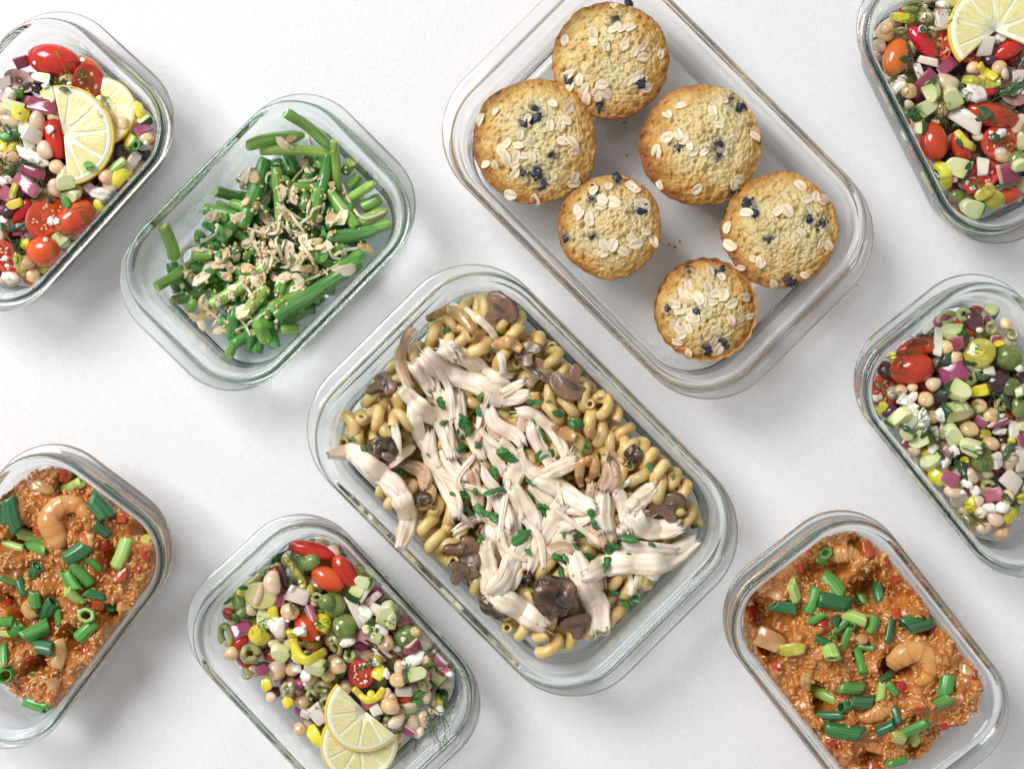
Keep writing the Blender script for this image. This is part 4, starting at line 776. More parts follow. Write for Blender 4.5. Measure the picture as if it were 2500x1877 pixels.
CH(PC, ([(560, 380), (600, 480), (590, 620)], 130), ([(620, 170), (660, 300), (690, 400), (700, 500)], 160), ([(760, 560), (700, 680), (650, 780)], 120), ([(1200, 300), (1100, 370), (1030, 440), (940, 500)], 120), ([(1060, 220), (1150, 260), (1210, 280)], 80), ([(1200, 360), (1260, 430), (1290, 480)], 120), ([(940, 500), (1000, 480), (1100, 470)], 90), ([(1320, 160), (1300, 300), (1310, 420), (1330, 480)], 170, 1), ([(1420, 380), (1450, 440)], 110),
   ([(1510, 260), (1560, 300), (1610, 290)], 90, 1), ([(620, 380), (660, 480), (680, 600)], 130), ([(820, 640), (900, 570), (1020, 520), (1130, 540)], 95, 1), ([(500, 740), (600, 840), (740, 930), (900, 1040)], 150), ([(1480, 680), (1500, 760), (1490, 830)], 36), ([(1545, 670), (1520, 790), (1530, 880)], 30), ([(1600, 680), (1690, 740)], 70), ([(1290, 690), (1310, 780)], 60, 1), ([(1270, 700), (1290, 800)], 40))
CH(PE, ([(400, 1220), (520, 1320), (590, 1450), (650, 1600)], 140), ([(260, 1320), (330, 1450), (400, 1600)], 160), ([(640, 1200), (720, 1290), (830, 1380)], 130), ([(900, 1400), (1050, 1430), (1180, 1450)], 110), ([(930, 1600), (1080, 1560), (1200, 1500)], 110), ([(1400, 980), (1420, 1100), (1360, 1220)], 190, 1), ([(1230, 1170), (1230, 1250), (1210, 1330)], 130, 1), ([(1350, 1290), (1340, 1400), (1330, 1520), (1360, 1640)], 180), ([(1661, 1290), (1580, 1340), (1520, 1400)], 130), ([(1600, 1130), (1540, 1190), (1460, 1230)], 50), ([(1360, 860), (1450, 880), (1540, 950)], 70, 1),
   ([(620, 550), (640, 660), (690, 780), (770, 900), (830, 1000)], 150), ([(470, 440), (600, 450), (720, 530), (840, 640), (920, 780), (950, 900)], 120), ([(520, 930), (620, 1050), (740, 1090), (860, 1020), (1050, 940)], 140), ([(680, 1130), (800, 1170), (950, 1250), (1080, 1340), (1230, 1400)], 190), ([(1490, 1250), (1540, 1400), (1600, 1560), (1610, 1620)], 140), ([(140, 440), (100, 600), (60, 730)], 100, 1), ([(180, 410), (230, 540), (350, 620), (460, 680), (515, 760)], 140))
CH(PA, ([(760, 960), (860, 1060), (930, 1130), (1030, 1190), (1080, 1300), (1120, 1450)], 125), ([(840, 770), (900, 850), (960, 960)], 110), ([(1120, 320), (1260, 390), (1400, 500), (1450, 600), (1490, 720), (1500, 820)], 58), ([(930, 710), (1030, 800), (1180, 870), (1330, 920), (1430, 990), (1560, 1015), (1680, 990)], 155), ([(1650, 900), (1560, 950), (1500, 980)], 70))
CH(PD, ([(1120, 80), (1110, 250), (1160, 430), (1290, 600), (1370, 750), (1390, 900)], 165), ([(1300, 20), (1310, 150), (1330, 310)], 110), ([(760, 0), (790, 150), (800, 300)], 85), ([(680, 410), (790, 330), (910, 230)], 95), ([(880, 400), (1000, 440), (1060, 500), (1080, 610)], 140, 1), ([(1540, 470), (1580, 620), (1610, 800)], 140, 1), ([(1380, 1060), (1500, 990), (1640, 930), (1800, 980)], 105), ([(150, 280), (330, 270), (480, 340), (620, 480), (760, 600), (850, 740), (890, 900), (880, 1060), (850, 1170)], 200))
CH(PC, ([(1010, 240), (940, 370), (870, 480), (810, 630)], 125), ([(700, 130), (760, 220), (820, 310), (850, 390)], 125), ([(510, 480), (520, 600), (560, 720), (640, 770)], 115), ([(780, 460), (700, 600), (640, 720), (560, 790)], 140), ([(1810, 370), (1700, 400), (1560, 370), (1520, 300)], 140), ([(1110, 570), (1160, 700), (1220, 830), (1270, 930), (1290, 1060)], 155), ([(1640, 110), (1560, 190), (1500, 250)], 120), ([(1920, 490), (1780, 590), (1620, 620), (1450, 610), (1320, 640), (1190, 680)], 150), ([(1450, 500), (1600, 520), (1780, 540)], 90))
# ---- fine torn strands over the heap
for i in range(16):
    a0 = 35+75*rng.random(); t_ = .1+.8*rng.random(); L_ = 70+110*rng.random(); bx, by = 960+430*t_+rng.normal()*55, 930+440*t_+rng.normal()*70
    dx, dy = math.cos(math.radians(a0))*L_/2, math.sin(math.radians(a0))*L_/2; bn = rng.normal()*14
    shred(Pd, (0, 0, 1.0), [(bx-dx, by-dy), (bx-bn, by+bn*.5), (bx+dx, by+dy)], 8+12*rng.random(), thick=.55)
# ---- cooked onion strips
for p in [[(1200, 900), (1110, 960), (1100, 1080), (1130, 1210)], [(1260, 910), (1245, 1050), (1180, 1140)]]: thread(Pd, cr(*PE, p), 3.4, 'tan cooked onion strip', 'onion_strip', MAT['onion_b'], 'onion', 24, .55)
for p in [[(930, 420), (1040, 360), (1180, 400), (1280, 520)], [(1420, 640), (1540, 600), (1640, 660)]]: thread(Pd, cr(*PA, p), 4.2, 'glossy brown onion strip', 'onion_strip', MAT['onion_b'], 'onion', 24, .4)
for p in [[(830, 560), (950, 640), (1050, 690)], [(1180, 620), (1240, 650)]]: thread(Pd, cr(*PE, p), 4.5, 'amber onion strip among the pasta', 'onion_strip', MAT['onion_b'], 'onion', 24, .4)
# ---- parsley
def leaf_mesh(L, W_, lobes, seed):
    t = np.linspace(0, 1, 40); prof = np.sin(math.pi*t**.75)**.8*(.72+.28*np.abs(np.sin(t*math.pi*lobes+seed)))*(1+.15*noise(np.stack([t*6, t*0+seed, t*0], -1), 1))
    O = np.vstack([np.stack([(t-.5)*L, prof*W_/2], -1), np.stack([(t[::-1]-.5)*L, -prof[::-1]*W_/2*(.8+.3*math.sin(seed))], -1)[1:-1]])
    m_ = plate(O, .35, .3, bent(L*(.55+.5*(seed % 3)), W_*(.5+.3*(seed % 2)), L*.08, L*.3, seed), inner=(.85, .6, .35, .15)); m_.A['vein'] = np.exp(-(m_.V[:, 1]/(.05*W_))**2)
    return m_
def herb(c, fr, rows, mt, desc, name, cat, q=80):
    for x, y, l, *r in rows:
        (X, Y), = cr(*fr, [(x, y)]); L = l/fr[2]*.255*1.05; W_ = L*(r[1] if len(r) > 1 else .62); a = r[0] if r else rng.random()*360; sd = int(rng.integers(100))
        m_ = leaf_mesh(L, W_, 2+sd % 2, sd); R = tilt(c, X, Y, L*.4, rad(a), .8, .25); t = settle(c, m_.V@R.T, X, Y, q)+[0, 0, .5]
        tag(obj(name, m_, MAT[mt], None, t, R), ('large ' if L > 12 else 'tiny ' if L < 6.5 else '')+desc, cat, c, t)
def PL(fr, rows): herb(Pd, fr, rows, 'parsley', 'green parsley leaf', 'parsley_leaf', 'parsley')
PL(PA, [(1030, 1060, 120, 60), (1060, 1200, 80, -30), (1325, 1030, 120, -70), (1310, 1130, 100, 70), (1230, 1230, 170, 60), (1215, 1170, 110, 40), (1245, 1280, 90, 110), (1175, 1390, 100, -40), (1205, 1390, 90, 60), (1325, 1385, 70, 60), (370, 1330, 60), (1075, 520, 90, -20), (965, 440, 80, -10, .35), (940, 1450, 50, 50, .4), (1440, 1580, 110, 80), (450, 1390, 90, 40), (720, 1590, 80, 20), (1520, 1450, 160, 25, .6), (1500, 1430, 90, 60), (1160, 1280, 70)])
PL(PE, [(360, 900, 240, 20, .6), (320, 840, 130, -10), (670, 890, 190, -55, .4), (730, 900, 140, -40, .45), (740, 700, 200, 60, .3), (820, 850, 120, 70, .5), (270, 1230, 310, -15, .36), (600, 1165, 140, 15, .4), (720, 1430, 170, 60, .6), (690, 1390, 110, -30), (760, 1400, 100, 30), (640, 350, 190, -10, .45), (600, 340, 100, 10), (780, 325, 60), (900, 465, 150, 20, .55), (1010, 560, 150, 40), (1100, 560, 140, 50), (1040, 600, 130, 20, .3), (1160, 780, 100, -60, .4), (1140, 840, 120, -80, .4), (1190, 800, 70), (310, 390, 110, -60, .22), (1610, 985, 130, -15, .22), (1400, 910, 60), (80, 1430, 140, 40), (210, 1490, 160, 50), (1220, 1480, 130, 80), (1240, 1590, 150, 60, .45), (240, 1050, 130, 80, .45), (85, 790, 100, 0), (40, 1250, 90, 60), (620, 1300, 120, 50, .3), (640, 540, 90, 50, .3)])
PL(PC, [(380, 175, 90, 40), (440, 140, 60, 80), (400, 270, 110, 30, .4), (470, 265, 110, 60), (560, 310, 110, 50), (510, 290, 90, 20), (770, 445, 170, -30, .6), (1150, 440, 100, 10), (1040, 430, 60, 90, .4), (1490, 460, 130, 10, .7), (1340, 520, 150, 80), (1380, 510, 100, 20), (1330, 620, 140, 100, .45), (1200, 570, 120, -10, .5), (1010, 590, 110, 20), (1050, 590, 80, 60), (1020, 680, 100, 70, .4), (800, 540, 80, 60), (1480, 910, 120, 60, .7), (1550, 910, 120, 20, .7), (1920, 375, 70, -20, .5), (1390, 830, 100, 10, .6), (1240, 360, 120, 40, .4), (290, 150, 50, 40), (480, 450, 90, -60, .5), (1130, 510, 70, 60), (1640, 500, 70, 20), (820, 800, 60, 40, .4), (1480, 560, 40, 0)])
PL(PB, [(1250, 1540, 90, 60, .7), (1430, 1600, 110, -70, .2), (70, 660, 50, 60)])
# ================================================================ red rice with shrimp
RC = (1770, 1240, 2.607); RL = (0, 1080, 2.186)
grain = blob(2, (2.6, 1.15, 1.05), 0); GV, GF = grain.V, grain.F[0]
def rice(c, h0, u0, u1, seed, label, v0=-1.2, v1=1.2):
    lp = c.lp; X, Y = c.hf.grid(); n = 230
    # a fine sheet over the dish, heaped, with clumps and dark hollows
    l = np.linspace(-c.L+4, c.L-4, n); w_ = np.linspace(-c.W+4, c.W-4, int(n*c.W/c.L)); LX, WY = np.meshgrid(l, w_, indexing='ij'); P = c.c+LX[..., None]*c.u+WY[..., None]*c.v; x, y = P[..., 0], P[..., 1]
    e = np.minimum(LX-u0*c.L, u1*c.L-LX)+n2(x, y, 26, seed)*11+n2(x, y, 9, seed+4)*3
    cl = n2(x, y, 16, seed+1); med = n2(x, y, 7.5, seed+2); hole = np.maximum(n2(x, y, 19, seed+7)-.16, 0)
    z = h0+cl*7.0+med*4.0+n2(x, y, 4.2, seed+3)*1.9-hole*42
    z = 4.4+(z-4.4)*np.clip(e/13, 0, 1)**.55
    zw = np.full_like(z, 99.)
    for zz in np.arange(6, c.h, 1.5):
        d = sdf(np.stack([LX, WY], -1), c.L-c.inset(zz)-.9, c.W-c.inset(zz)-.9, c.rin(zz)); zw = np.where((d > 0), np.minimum(zw, 99), zw)
    d0 = sdf(np.stack([LX, WY], -1), c.L-c.inset(h0)-1, c.W-c.inset(h0)-1, c.rin(h0)); df = sdf(np.stack([LX, WY], -1), c.L-c.inset(6)-1, c.W-c.inset(6)-1, c.rin(6))
    keep = (e > 0) & (d0 < 0); z = z-np.clip(d0+5, 0, 9)**1.2*.35
    # below the surface the heap goes straight down, drawn in to the slope of the glass
    z = np.maximum(z, 5.)
    def pull(zv):        # scale plan positions so that the side follows the glass
        s_ = np.clip(d0+12, 0, 12)/12; k = (c.inset(zv)-c.inset(h0))*s_; g = -np.stack([LX/(c.L*.9), WY/(c.W*.9)], -1); g /= np.linalg.norm(g, axis=-1)[..., None]+1e-6
        return LX+g[..., 0]*np.maximum(k, 0), WY+g[..., 1]*np.maximum(k, 0)
    LX2, WY2 = pull(z); V = np.stack([LX2, WY2, z], -1)
    idx = np.arange(V.shape[0]*V.shape[1]).reshape(V.shape[:2]); kq = keep[:-1, :-1] & keep[1:, :-1] & keep[1:, 1:] & keep[:-1, 1:]
    q = np.stack([idx[:-1, :-1], idx[1:, :-1], idx[1:, 1:], idx[:-1, 1:]], -1)[kq]
    # skirt: from every border edge of the sheet down to the floor
    ed = np.concatenate([q[:, [0, 1]], q[:, [1, 2]], q[:, [2, 3]], q[:, [3, 0]]]); key = set(map(tuple, ed.tolist())); bd = np.array([a for a in key if (a[1], a[0]) not in key])
    Vf = V.reshape(-1, 3).copy(); bv = np.unique(bd); mp = -np.ones(len(Vf), int); base = []; lay = 6; V2 = [Vf]
    off = len(Vf); prev = {b_: b_ for b_ in bv}; Fs = [q]
    for k in range(1, lay+1):
        f = k/lay; z_ = Vf[bv, 2]*(1-f)+4.6*f; p = Vf[bv, :2].copy(); r_ = np.linalg.norm(p, axis=1)[:, None]; ins = (c.inset(z_)-c.inset(Vf[bv, 2]))[:, None]
        nse = noise(np.c_[p, z_], 6, seed+11)[:, None]*.6-.6*f
        sg = np.sign(p); pp = p-np.stack([sg[:, 0]*np.clip(ins[:, 0]*(np.abs(p[:, 0]) > c.L-34), 0, 30), sg[:, 1]*np.clip(ins[:, 0]*(np.abs(p[:, 1]) > c.W-30), 0, 30)], -1)+p/r_*nse
        V2.append(np.c_[pp, z_]); cur = {b_: off+i for i, b_ in enumerate(bv)}; off += len(bv)
        Fs.append(np.array([[prev[b_], prev[a_], cur[a_], cur[b_]] for a_, b_ in bd])); prev = cur
    sheet = Mx(np.vstack(V2), Fs)
    # grains: scattered over the sheet and its side, lying in all directions
    nrm = np.stack([-np.gradient(z, axis=0)/(l[1]-l[0]), -np.gradient(z, axis=1)/(w_[1]-w_[0]), np.ones_like(z)], -1)
    ii = np.argwhere(keep & (z > 7)); ng = 1700; pick = ii[rng.integers(len(ii), size=ng)]; G = []; 
    a1 = rng.random(ng)*6.283; a2 = (rng.random(ng)-.5)*1.3; sc_ = .7+.45*rng.random(ng)
    ca, sa, cb, sb = np.cos(a1), np.sin(a1), np.cos(a2), np.sin(a2)
    Rg = np.stack([np.stack([ca*cb, -sa, ca*sb], -1), np.stack([sa*cb, ca, sa*sb], -1), np.stack([-sb, 0*sb, cb], -1)], 1)
    ctr = V[pick[:, 0], pick[:, 1]]+np.c_[rng.normal(size=(ng, 2))*.4, rng.random(ng)*1.4-1.15]
    AV = np.einsum('nij,vj->nvi', Rg, GV)*sc_[:, None, None]+ctr[:, None]; AF = (GF[None]+(np.arange(ng)*len(GV))[:, None, None]).reshape(-1, 3)
    sk = np.vstack(V2[1:4]); ns = min(len(sk), 900); s2 = sk[rng.integers(len(sk), size=ns)]; a1 = rng.random(ns)*6.283
    R2 = np.stack([np.stack([np.cos(a1), -np.sin(a1), 0*a1], -1), np.stack([np.sin(a1), np.cos(a1), 0*a1], -1), np.stack([0*a1, 0*a1, 1+0*a1], -1)], 1)
    BV = np.einsum('nij,vj->nvi', R2, GV)+s2[:, None]*np.array([.985, .985, 1]); BF = (GF[None]+(np.arange(ns)*len(GV))[:, None, None]).reshape(-1, 3)
    grains = Mx(np.vstack([AV.reshape(-1, 3), BV.reshape(-1, 3)]), [np.vstack([AF, BF+len(AV)*len(GV)])], mi=1)
    al = join([sheet, grains])
    o = obj('rice', al, [MAT['sauce'], MAT['rice']], None, (*c.c, 0), rotm(0, 0, c.phi)); o['kind'] = 'stuff'; o['label'] = label; o['category'] = 'rice'
    W_ = c.c+V[..., :1]*c.u+V[..., 1:2]*c.v; kk = keep; 
    c.hf.H = np.where(c.hf.H < c.h-1, 5, c.hf.H); tmp = c.hf.H.copy(); c.hf.put(W_[kk][:, 0], W_[kk][:, 1], V[kk][:, 2]); 
Cd, Ld = DISH['C'], DISH['L']
rice(Cd, 43, -1.2, .97, 21, 'red tomato rice heaped in the lower right dish')
rice(Ld, 43, -.76, 1.2, 33, 'red tomato rice heaped in the lower left dish')
def scallion(c, fr, x, y, l, w_, a, tone):
    (X, Y), = cr(*fr, [(x, y)]); L = max(l/fr[2]*.255, 2.5); r = w_/fr[2]*.255/2; s0 = int(rng.integers(999)); n = 10
    t = np.linspace(-.5, .5, n); P = np.stack([t*L, .04*L*np.cos(t*3+s0), .05*L*np.cos(t*2.2)], -1); ring = l <= w_*1.15
    k = rng.random(); split = 1.0
    fn = lambda s_, ph: 1+.07*np.cos(2*ph+s0)+.045*np.cos(6*ph+s0)+.02*np.cos(13*ph+s0)
    m_ = hollow(P, r, r*(.80 if tone < .6 else .55), 26, .62+.25*rng.random() if not ring else .95, fn, (rng.random()-.5)*r*1.4, (rng.random()-.5)*r*1.4)
    R = tilt(c, X, Y, max(L, 2*r)*.4, rad(a), .6, .12)
    if ring: R = R@rotm(0, math.pi/2*.8, 0)
    tt = settle(c, m_.V@R.T, X, Y, 55)
    nm = 'dark' if tone < .38 else 'green' if tone < .72 else 'pale'
    o = obj('scallion_piece', m_, MAT[{'dark': 'scal_d', 'green': 'scal_m', 'pale': 'scal_l'}[nm]], None, tt, R)
    if not ring and tone > .3 and r > 2.2:      # the inner leaf showing in the cut
        P2 = P*[.94, 1, 1]; obj('inner_leaf', hollow(P2, r*.5, r*.34, 16, .5, None, 0, 0), MAT['scal_l' if nm != 'dark' else 'scal_m'], o)
    kind = 'scallion ring' if ring else 'long scallion piece' if L > 15 else 'short scallion piece' if L < 9 else 'scallion piece'
    tag(o, {'dark': 'dark green ', 'green': 'green ', 'pale': 'pale green '}[nm]+kind, 'scallion', c, tt)
def lump(c, fr, x, y, w_, h_, a, mt, name, desc, cat, q=70, flat=.5):
    (X, Y), = cr(*fr, [(x, y)]); sx, sy = w_/fr[2]*.255/2, h_/fr[2]*.255/2; s0 = int(rng.integers(999))
    m_ = plate(poly_round(ellipse(sx*1.1, sy*1.1, 6, .4, s0, 3), 30, .2), max(min(sx, sy)*flat*1.1, 1.5), .35, bent(sx*1.6, None, .9, 6, s0), rough=.5, seed=s0)
    R = tilt(c, X, Y, max(sx, sy)*.8, rad(a), .7, .2); t = settle(c, m_.V@R.T, X, Y, q)
    tag(obj(name, m_, MAT[mt], None, t, R), desc, cat, c, t)
def shrimp(c, fr, pts, wid, desc, sink=.35):
    P0 = cr(*fr, pts); r = wid/fr[2]*.255/2; P = lay_path(c, P0, r, False, n=64, lift=r*(sink-.5)); P[:, 2] = P[:, 2].mean()*.8+P[:, 2]*.2; s = np.linspace(0, 1, 64)
    rp = r*np.interp(s, [0, .06, .2, .45, .7, .88, 1], [.5, .92, 1.12, 1.0, .74, .48, .28])*(1+.07*(((s*7) % 1)-.5))*(1+.08*noise(np.stack([s*14, s*0+r, s*0], -1), 1))
    m_ = tube(P, rp, rp*.85, nv=24, fn=lambda s_, ph: 1+.06*np.cos(2*ph)+.03*np.sin(ph*5+s_*40)); c0 = m_.V.mean(0); c.hf.put(m_.V[:, 0], m_.V[:, 1], m_.V[:, 2]); sg = m_.A['st'][:, 2]; m_.A['seg'] = np.clip(.18+.75*(((sg*7) % 1) > .8)*.42+.35*sg**3+.25*(m_.A['st'][:, 1] > 0)*np.sin(m_.A['st'][:, 1]/max(rp.mean(), .1)), 0, 1)
    o = obj('shrimp', tf(m_, t=-c0), MAT['shrimp'], None, c0); T = P[-1]-P[-3]; T /= np.linalg.norm(T); ang = math.atan2(T[1], T[0])
    for k in (-1, 1):
        f_ = leaf_mesh(r*1.5, r*.75, 1, 4); obj('tail_fin', tf(f_, rotm(0, -.1, ang+k*.35), P[-1]+T*r*.75-c0+[0, 0, .3]), MAT['shrimp'], o)
    tag(o, desc, 'shrimp', c, c0)
T_ = ('redbit', 'tomato_bit', 'red tomato bit', 'tomato'); O_ = ('onion_b', 'onion_piece', 'translucent cooked onion piece', 'onion')
for x, y, w_, h_, a in [(270, 830, 200, 120, 20), (520, 1110, 75, 150, 0), (1530, 1030, 90, 70, 0), (880, 830, 70, 70, 0), (330, 560, 70, 50, 20)]: lump(Cd, RC, x, y, w_, h_, a, *O_)
lump(Cd, RC, 420, 905, 190, 90, -20, 'pep_o', 'pepper_piece', 'olive green cooked pepper piece', 'pepper')
for x, y, w_, h_, a in [(925, 270, 80, 110, -10), (1085, 455, 80, 60, 20), (1100, 670, 70, 80, 0), (400, 445, 55, 50, 0), (178, 665, 70, 100, 0), (620, 730, 60, 60, 30), (1130, 1140, 60, 110, 20), (1600, 1060, 40, 60, 20), (690, 1500, 80, 50, 20), (950, 1640, 90, 60, 0), (480, 380, 50, 50, 0), (540, 290, 60, 40, 20), (1330, 790, 70, 50, 20), (1240, 1290, 60, 60, 0), (820, 1470, 50, 40, 0), (1040, 350, 60, 50, 40), (330, 1000, 60, 60, 20), (1400, 1390, 50, 40, 0)]: lump(Cd, RC, x, y, w_, h_, a, *T_)
shrimp(Cd, RC, [(700, 320), (770, 295), (850, 310), (890, 360)], 100, 'half buried shrimp', .0)
shrimp(Cd, RC, [(1060, 1230), (1010, 1300), (930, 1340), (850, 1350)], 110, 'pale shrimp piece among scallions', .2)
shrimp(Cd, RC, [(900, 1500), (970, 1530), (1040, 1570)], 80, 'orange shrimp piece', .1)
shrimp(Cd, RC, [(1085, 1040), (1140, 965), (1230, 925), (1310, 960), (1330, 1040), (1290, 1110), (1235, 1130), (1250, 1175)], 125, 'curled pink orange shrimp', .55)
for a in [(635, 305, 80, 78, 80, .6), (690, 490, 170, 95, 55, .5), (440, 530, 110, 85, 60, .75), (380, 625, 150, 95, 5, .25), (560, 590, 170, 75, -75, .5), (700, 600, 200, 100, 5, .3), (590, 700, 110, 55, -35, .7), (825, 700, 150, 75, 15, .95), (905, 620, 150, 60, 70, .5), (985, 530, 130, 80, 75, .3), (945, 740, 110, 80, -70, .6), (1055, 780, 170, 55, -65, .36), (1230, 740, 195, 125, -10, .25), (740, 750, 110, 55, -40, .5), (770, 830, 170, 55, -65, .7), (635, 850, 120, 55, 20, .2), (685, 815, 45, 42, 0, .6), (680, 925, 110, 100, 5, .95), (865, 970, 205, 62, 75, .45), (905, 885, 110, 50, 0, .7), (815, 1145, 185, 80, 5, .4), (640, 1200, 195, 75, 12, 1.), (870, 1235, 180, 85, 3, .2), (765, 1270, 80, 70, 30, .25),
          (1030, 1090, 140, 60, -15, .3), (1065, 1150, 90, 60, 40, .4), (1000, 1170, 115, 52, -75, .9), (1415, 1125, 140, 90, -85, .45), (1400, 1230, 110, 80, -35, .5), (670, 1325, 170, 60, 5, .35), (765, 1425, 225, 95, 0, .33), (1030, 1400, 125, 75, -30, .3), (1095, 1320, 100, 50, 80, .3), (1190, 1400, 230, 70, -28, .5), (1110, 1470, 85, 72, 20, .8), (1230, 1455, 125, 80, -65, .9), (1100, 1615, 130, 60, 0, .4), (850, 605, 42, 40, 0, .4), (710, 720, 70, 50, -50, .35), (815, 745, 44, 40, 0, .5)]: scallion(Cd, RC, *a)
for x, y, w_, h_, a in [(230, 240, 150, 80, 25), (305, 1120, 80, 160, 5), (145, 900, 100, 85, 45), (275, 1290, 70, 75, 0), (650, 880, 60, 40, 0)]: lump(Ld, RL, x, y, w_, h_, a, *O_)
lump(Ld, RL, 760, 530, 65, 75, 0, 'pep_o', 'pepper_piece', 'pale green pepper piece near the glass', 'pepper')
for x, y, w_, h_, a in [(345, 180, 85, 75, 20), (190, 470, 75, 65, 20), (560, 550, 65, 55, 30), (640, 710, 60, 110, 30), (525, 870, 65, 65, 0), (270, 990, 40, 55, 0), (620, 410, 65, 45, 0), (730, 680, 40, 45, 0), (440, 1110, 35, 45, 0), (30, 860, 50, 50, 0), (150, 1150, 50, 40, 0), (560, 320, 50, 40, 20), (700, 330, 60, 50, 0), (120, 1270, 50, 40, 0), (770, 600, 40, 50, 0)]: lump(Ld, RL, x, y, w_, h_, a, *T_)
shrimp(Ld, RL, [(310, 570), (275, 500), (245, 420), (290, 350), (370, 335), (440, 390), (455, 480)], 110, 'curled shrimp coated in red rice', .45)
shrimp(Ld, RL, [(60, 420), (90, 330), (150, 300)], 90, 'half buried shrimp', .1)
for a in [(60, 380, 180, 80, 75, .25), (15, 390, 100, 50, 80, .3), (380, 225, 155, 60, -25, .95), (155, 505, 165, 60, 15, .72), (65, 550, 125, 45, 15, .85), (185, 565, 155, 55, 15, .7), (530, 350, 150, 95, 50, .25), (535, 465, 95, 60, 50, .15), (645, 590, 165, 78, -65, .9), (400, 590, 125, 90, -30, .33), (180, 690, 95, 60, -50, .36), (490, 650, 105, 38, 40, .45), (425, 705, 155, 65, 55, .7), (375, 740, 110, 80, 60, .4), (390, 820, 135, 60, 55, .8), (495, 810, 85, 55, 10, .36), (35, 740, 100, 35, 30, .5), (110, 775, 95, 48, 60, .35), (185, 840, 85, 68, 85, .6), (255, 890, 130, 70, -60, .25), (310, 930, 90, 40, 90, .7), (180, 1010, 145, 90, -20, .38), (25, 960, 72, 60, 0, .4), (80, 1000, 75, 58, -60, .6), (15, 1020, 80, 40, -10, .95), (225, 1100, 100, 75, 5, .33), (370, 1035, 82, 40, 5, .6), (450, 1010, 110, 70, -40, .4), (455, 935, 95, 88, -60, .73), (530, 920, 60, 50, 0, .7), (10, 1150, 120, 50, 70, .5), (30, 1240, 74, 72, 60, .5), (195, 1410, 135, 75, 20, .5), (165, 1233, 40, 22, 0, .7)]: scallion(Ld, RL, *a)
# ================================================================ salads
def sz(fr, a): return a/fr[2]*.255
def laid(c, fr, x, y, m_or_parts, a, q, desc, cat, name, lim=.5, ex=.1, group=None, r=None, R0=None):
    """Set down a thing made of parts [(name, mesh, material)...]; the first part is the body."""
    (X, Y), = cr(*fr, [(x, y)]); allV = np.vstack([p[1].V for p in m_or_parts]); r = r or np.abs(allV[:, :2]).max()*.8
    R = tilt(c, X, Y, r, rad(a), lim, ex)
    if R0 is not None: R = R@R0
    t = settle(c, allV@R.T, X, Y, q)
    n0, m0, k0 = m_or_parts[0]; o = obj(name, m0, MAT[k0] if isinstance(k0, str) else k0, None, t, R)
    for pn, pm, pk in m_or_parts[1:]: obj(pn, pm, MAT[pk], o)
    return tag(o, desc, cat, c, t, group)
def dimple(axis=0, d=.18): return lambda V: 1-d*np.exp(-((1-V[:, axis])/.03))-.02*np.cos(3*np.arctan2(V[:, 2], V[:, 1]))
def tomato(c, fr, x, y, l, w_, a, orange=0, desc=None, q=42):
    A, B = sz(fr, l)/2, sz(fr, w_)/2; m_ = blob(4, (A, B, B*.92), .03, .9, int(rng.integers(99)), dimple())
    laid(c, fr, x, y, [('skin', m_, 'tomato_o' if orange else 'tomato')], a, q, desc or ('orange' if orange else 'red')+' cherry tomato', 'tomato', 'cherry_tomato', .35)
def tomato_half(c, fr, x, y, l, w_, a, tip=0.3, desc='cut cherry tomato half', q=50, tiltdir=None):
    A, B = sz(fr, l)/2, sz(fr, w_)/2; V, F = ico(4); V = V.copy(); V[:, 2] = np.where(V[:, 2] > 0, V[:, 2]*.04, V[:, 2]*.8)
    skin = Mx(V*[A, B, B], [F]); nr, nt = 14, 48; t = np.linspace(0, 1, nr)[:, None]; ph = np.arange(nt)[None]*2*math.pi/nt
    x_, y_ = t*np.cos(ph), t*np.sin(ph); s0 = rng.random()*6
    loc = np.maximum.reduce([np.exp(-(((x_-px)/.30)**2+((y_-py)/.26)**2)**1.5) for px, py in ((.42, .34), (-.42, .36), (.0, -.46), (.5, -.22), (-.5, -.25))])
    z = .55-.9*loc*(t < .86)+.12*n2(x_*4, y_*4, 1, 3)+.25*np.exp(-((t-.97)/.05)**2)*0
    P = np.stack([x_*A*.985, y_*B*.985, z*(t < .995)-.1*(t >= .995)], -1).reshape(-1, 3)
    flesh = Mx(P, [quads(nr, nt)], {'loc': np.clip(1-loc-.2*(t < .2), 0, 1).ravel()*np.where(t > .88, 1, .75).repeat(nt, 1).ravel()})
    sd = []
    for k in range(16):
        px, py = [(.42, .34), (-.42, .36), (.0, -.46), (.5, -.22), (-.5, -.25)][k % 5]; sd.append(tf(blob(2, (1.1, .7, .4)), rotm(0, 0, rng.random()*6), (A*(px+rng.normal()*.11), B*(py+rng.normal()*.10), .35)))
    se = join(sd); parts = [('skin', skin, 'tomato'), ('flesh', flesh, 'tomato_flesh'), ('seeds', se, 'seed')]
    R0 = rotm(tip*math.cos(rng.random()*6 if tiltdir is None else tiltdir), tip*math.sin(1.0 if tiltdir is None else tiltdir), 0)
    o = laid(c, fr, x, y, parts, a, q, desc, 'tomato', 'tomato_half', .35, .05, R0=R0)
    for ch in o.children:
        if ch.name.startswith('seeds'): ch['kind'] = 'stuff'
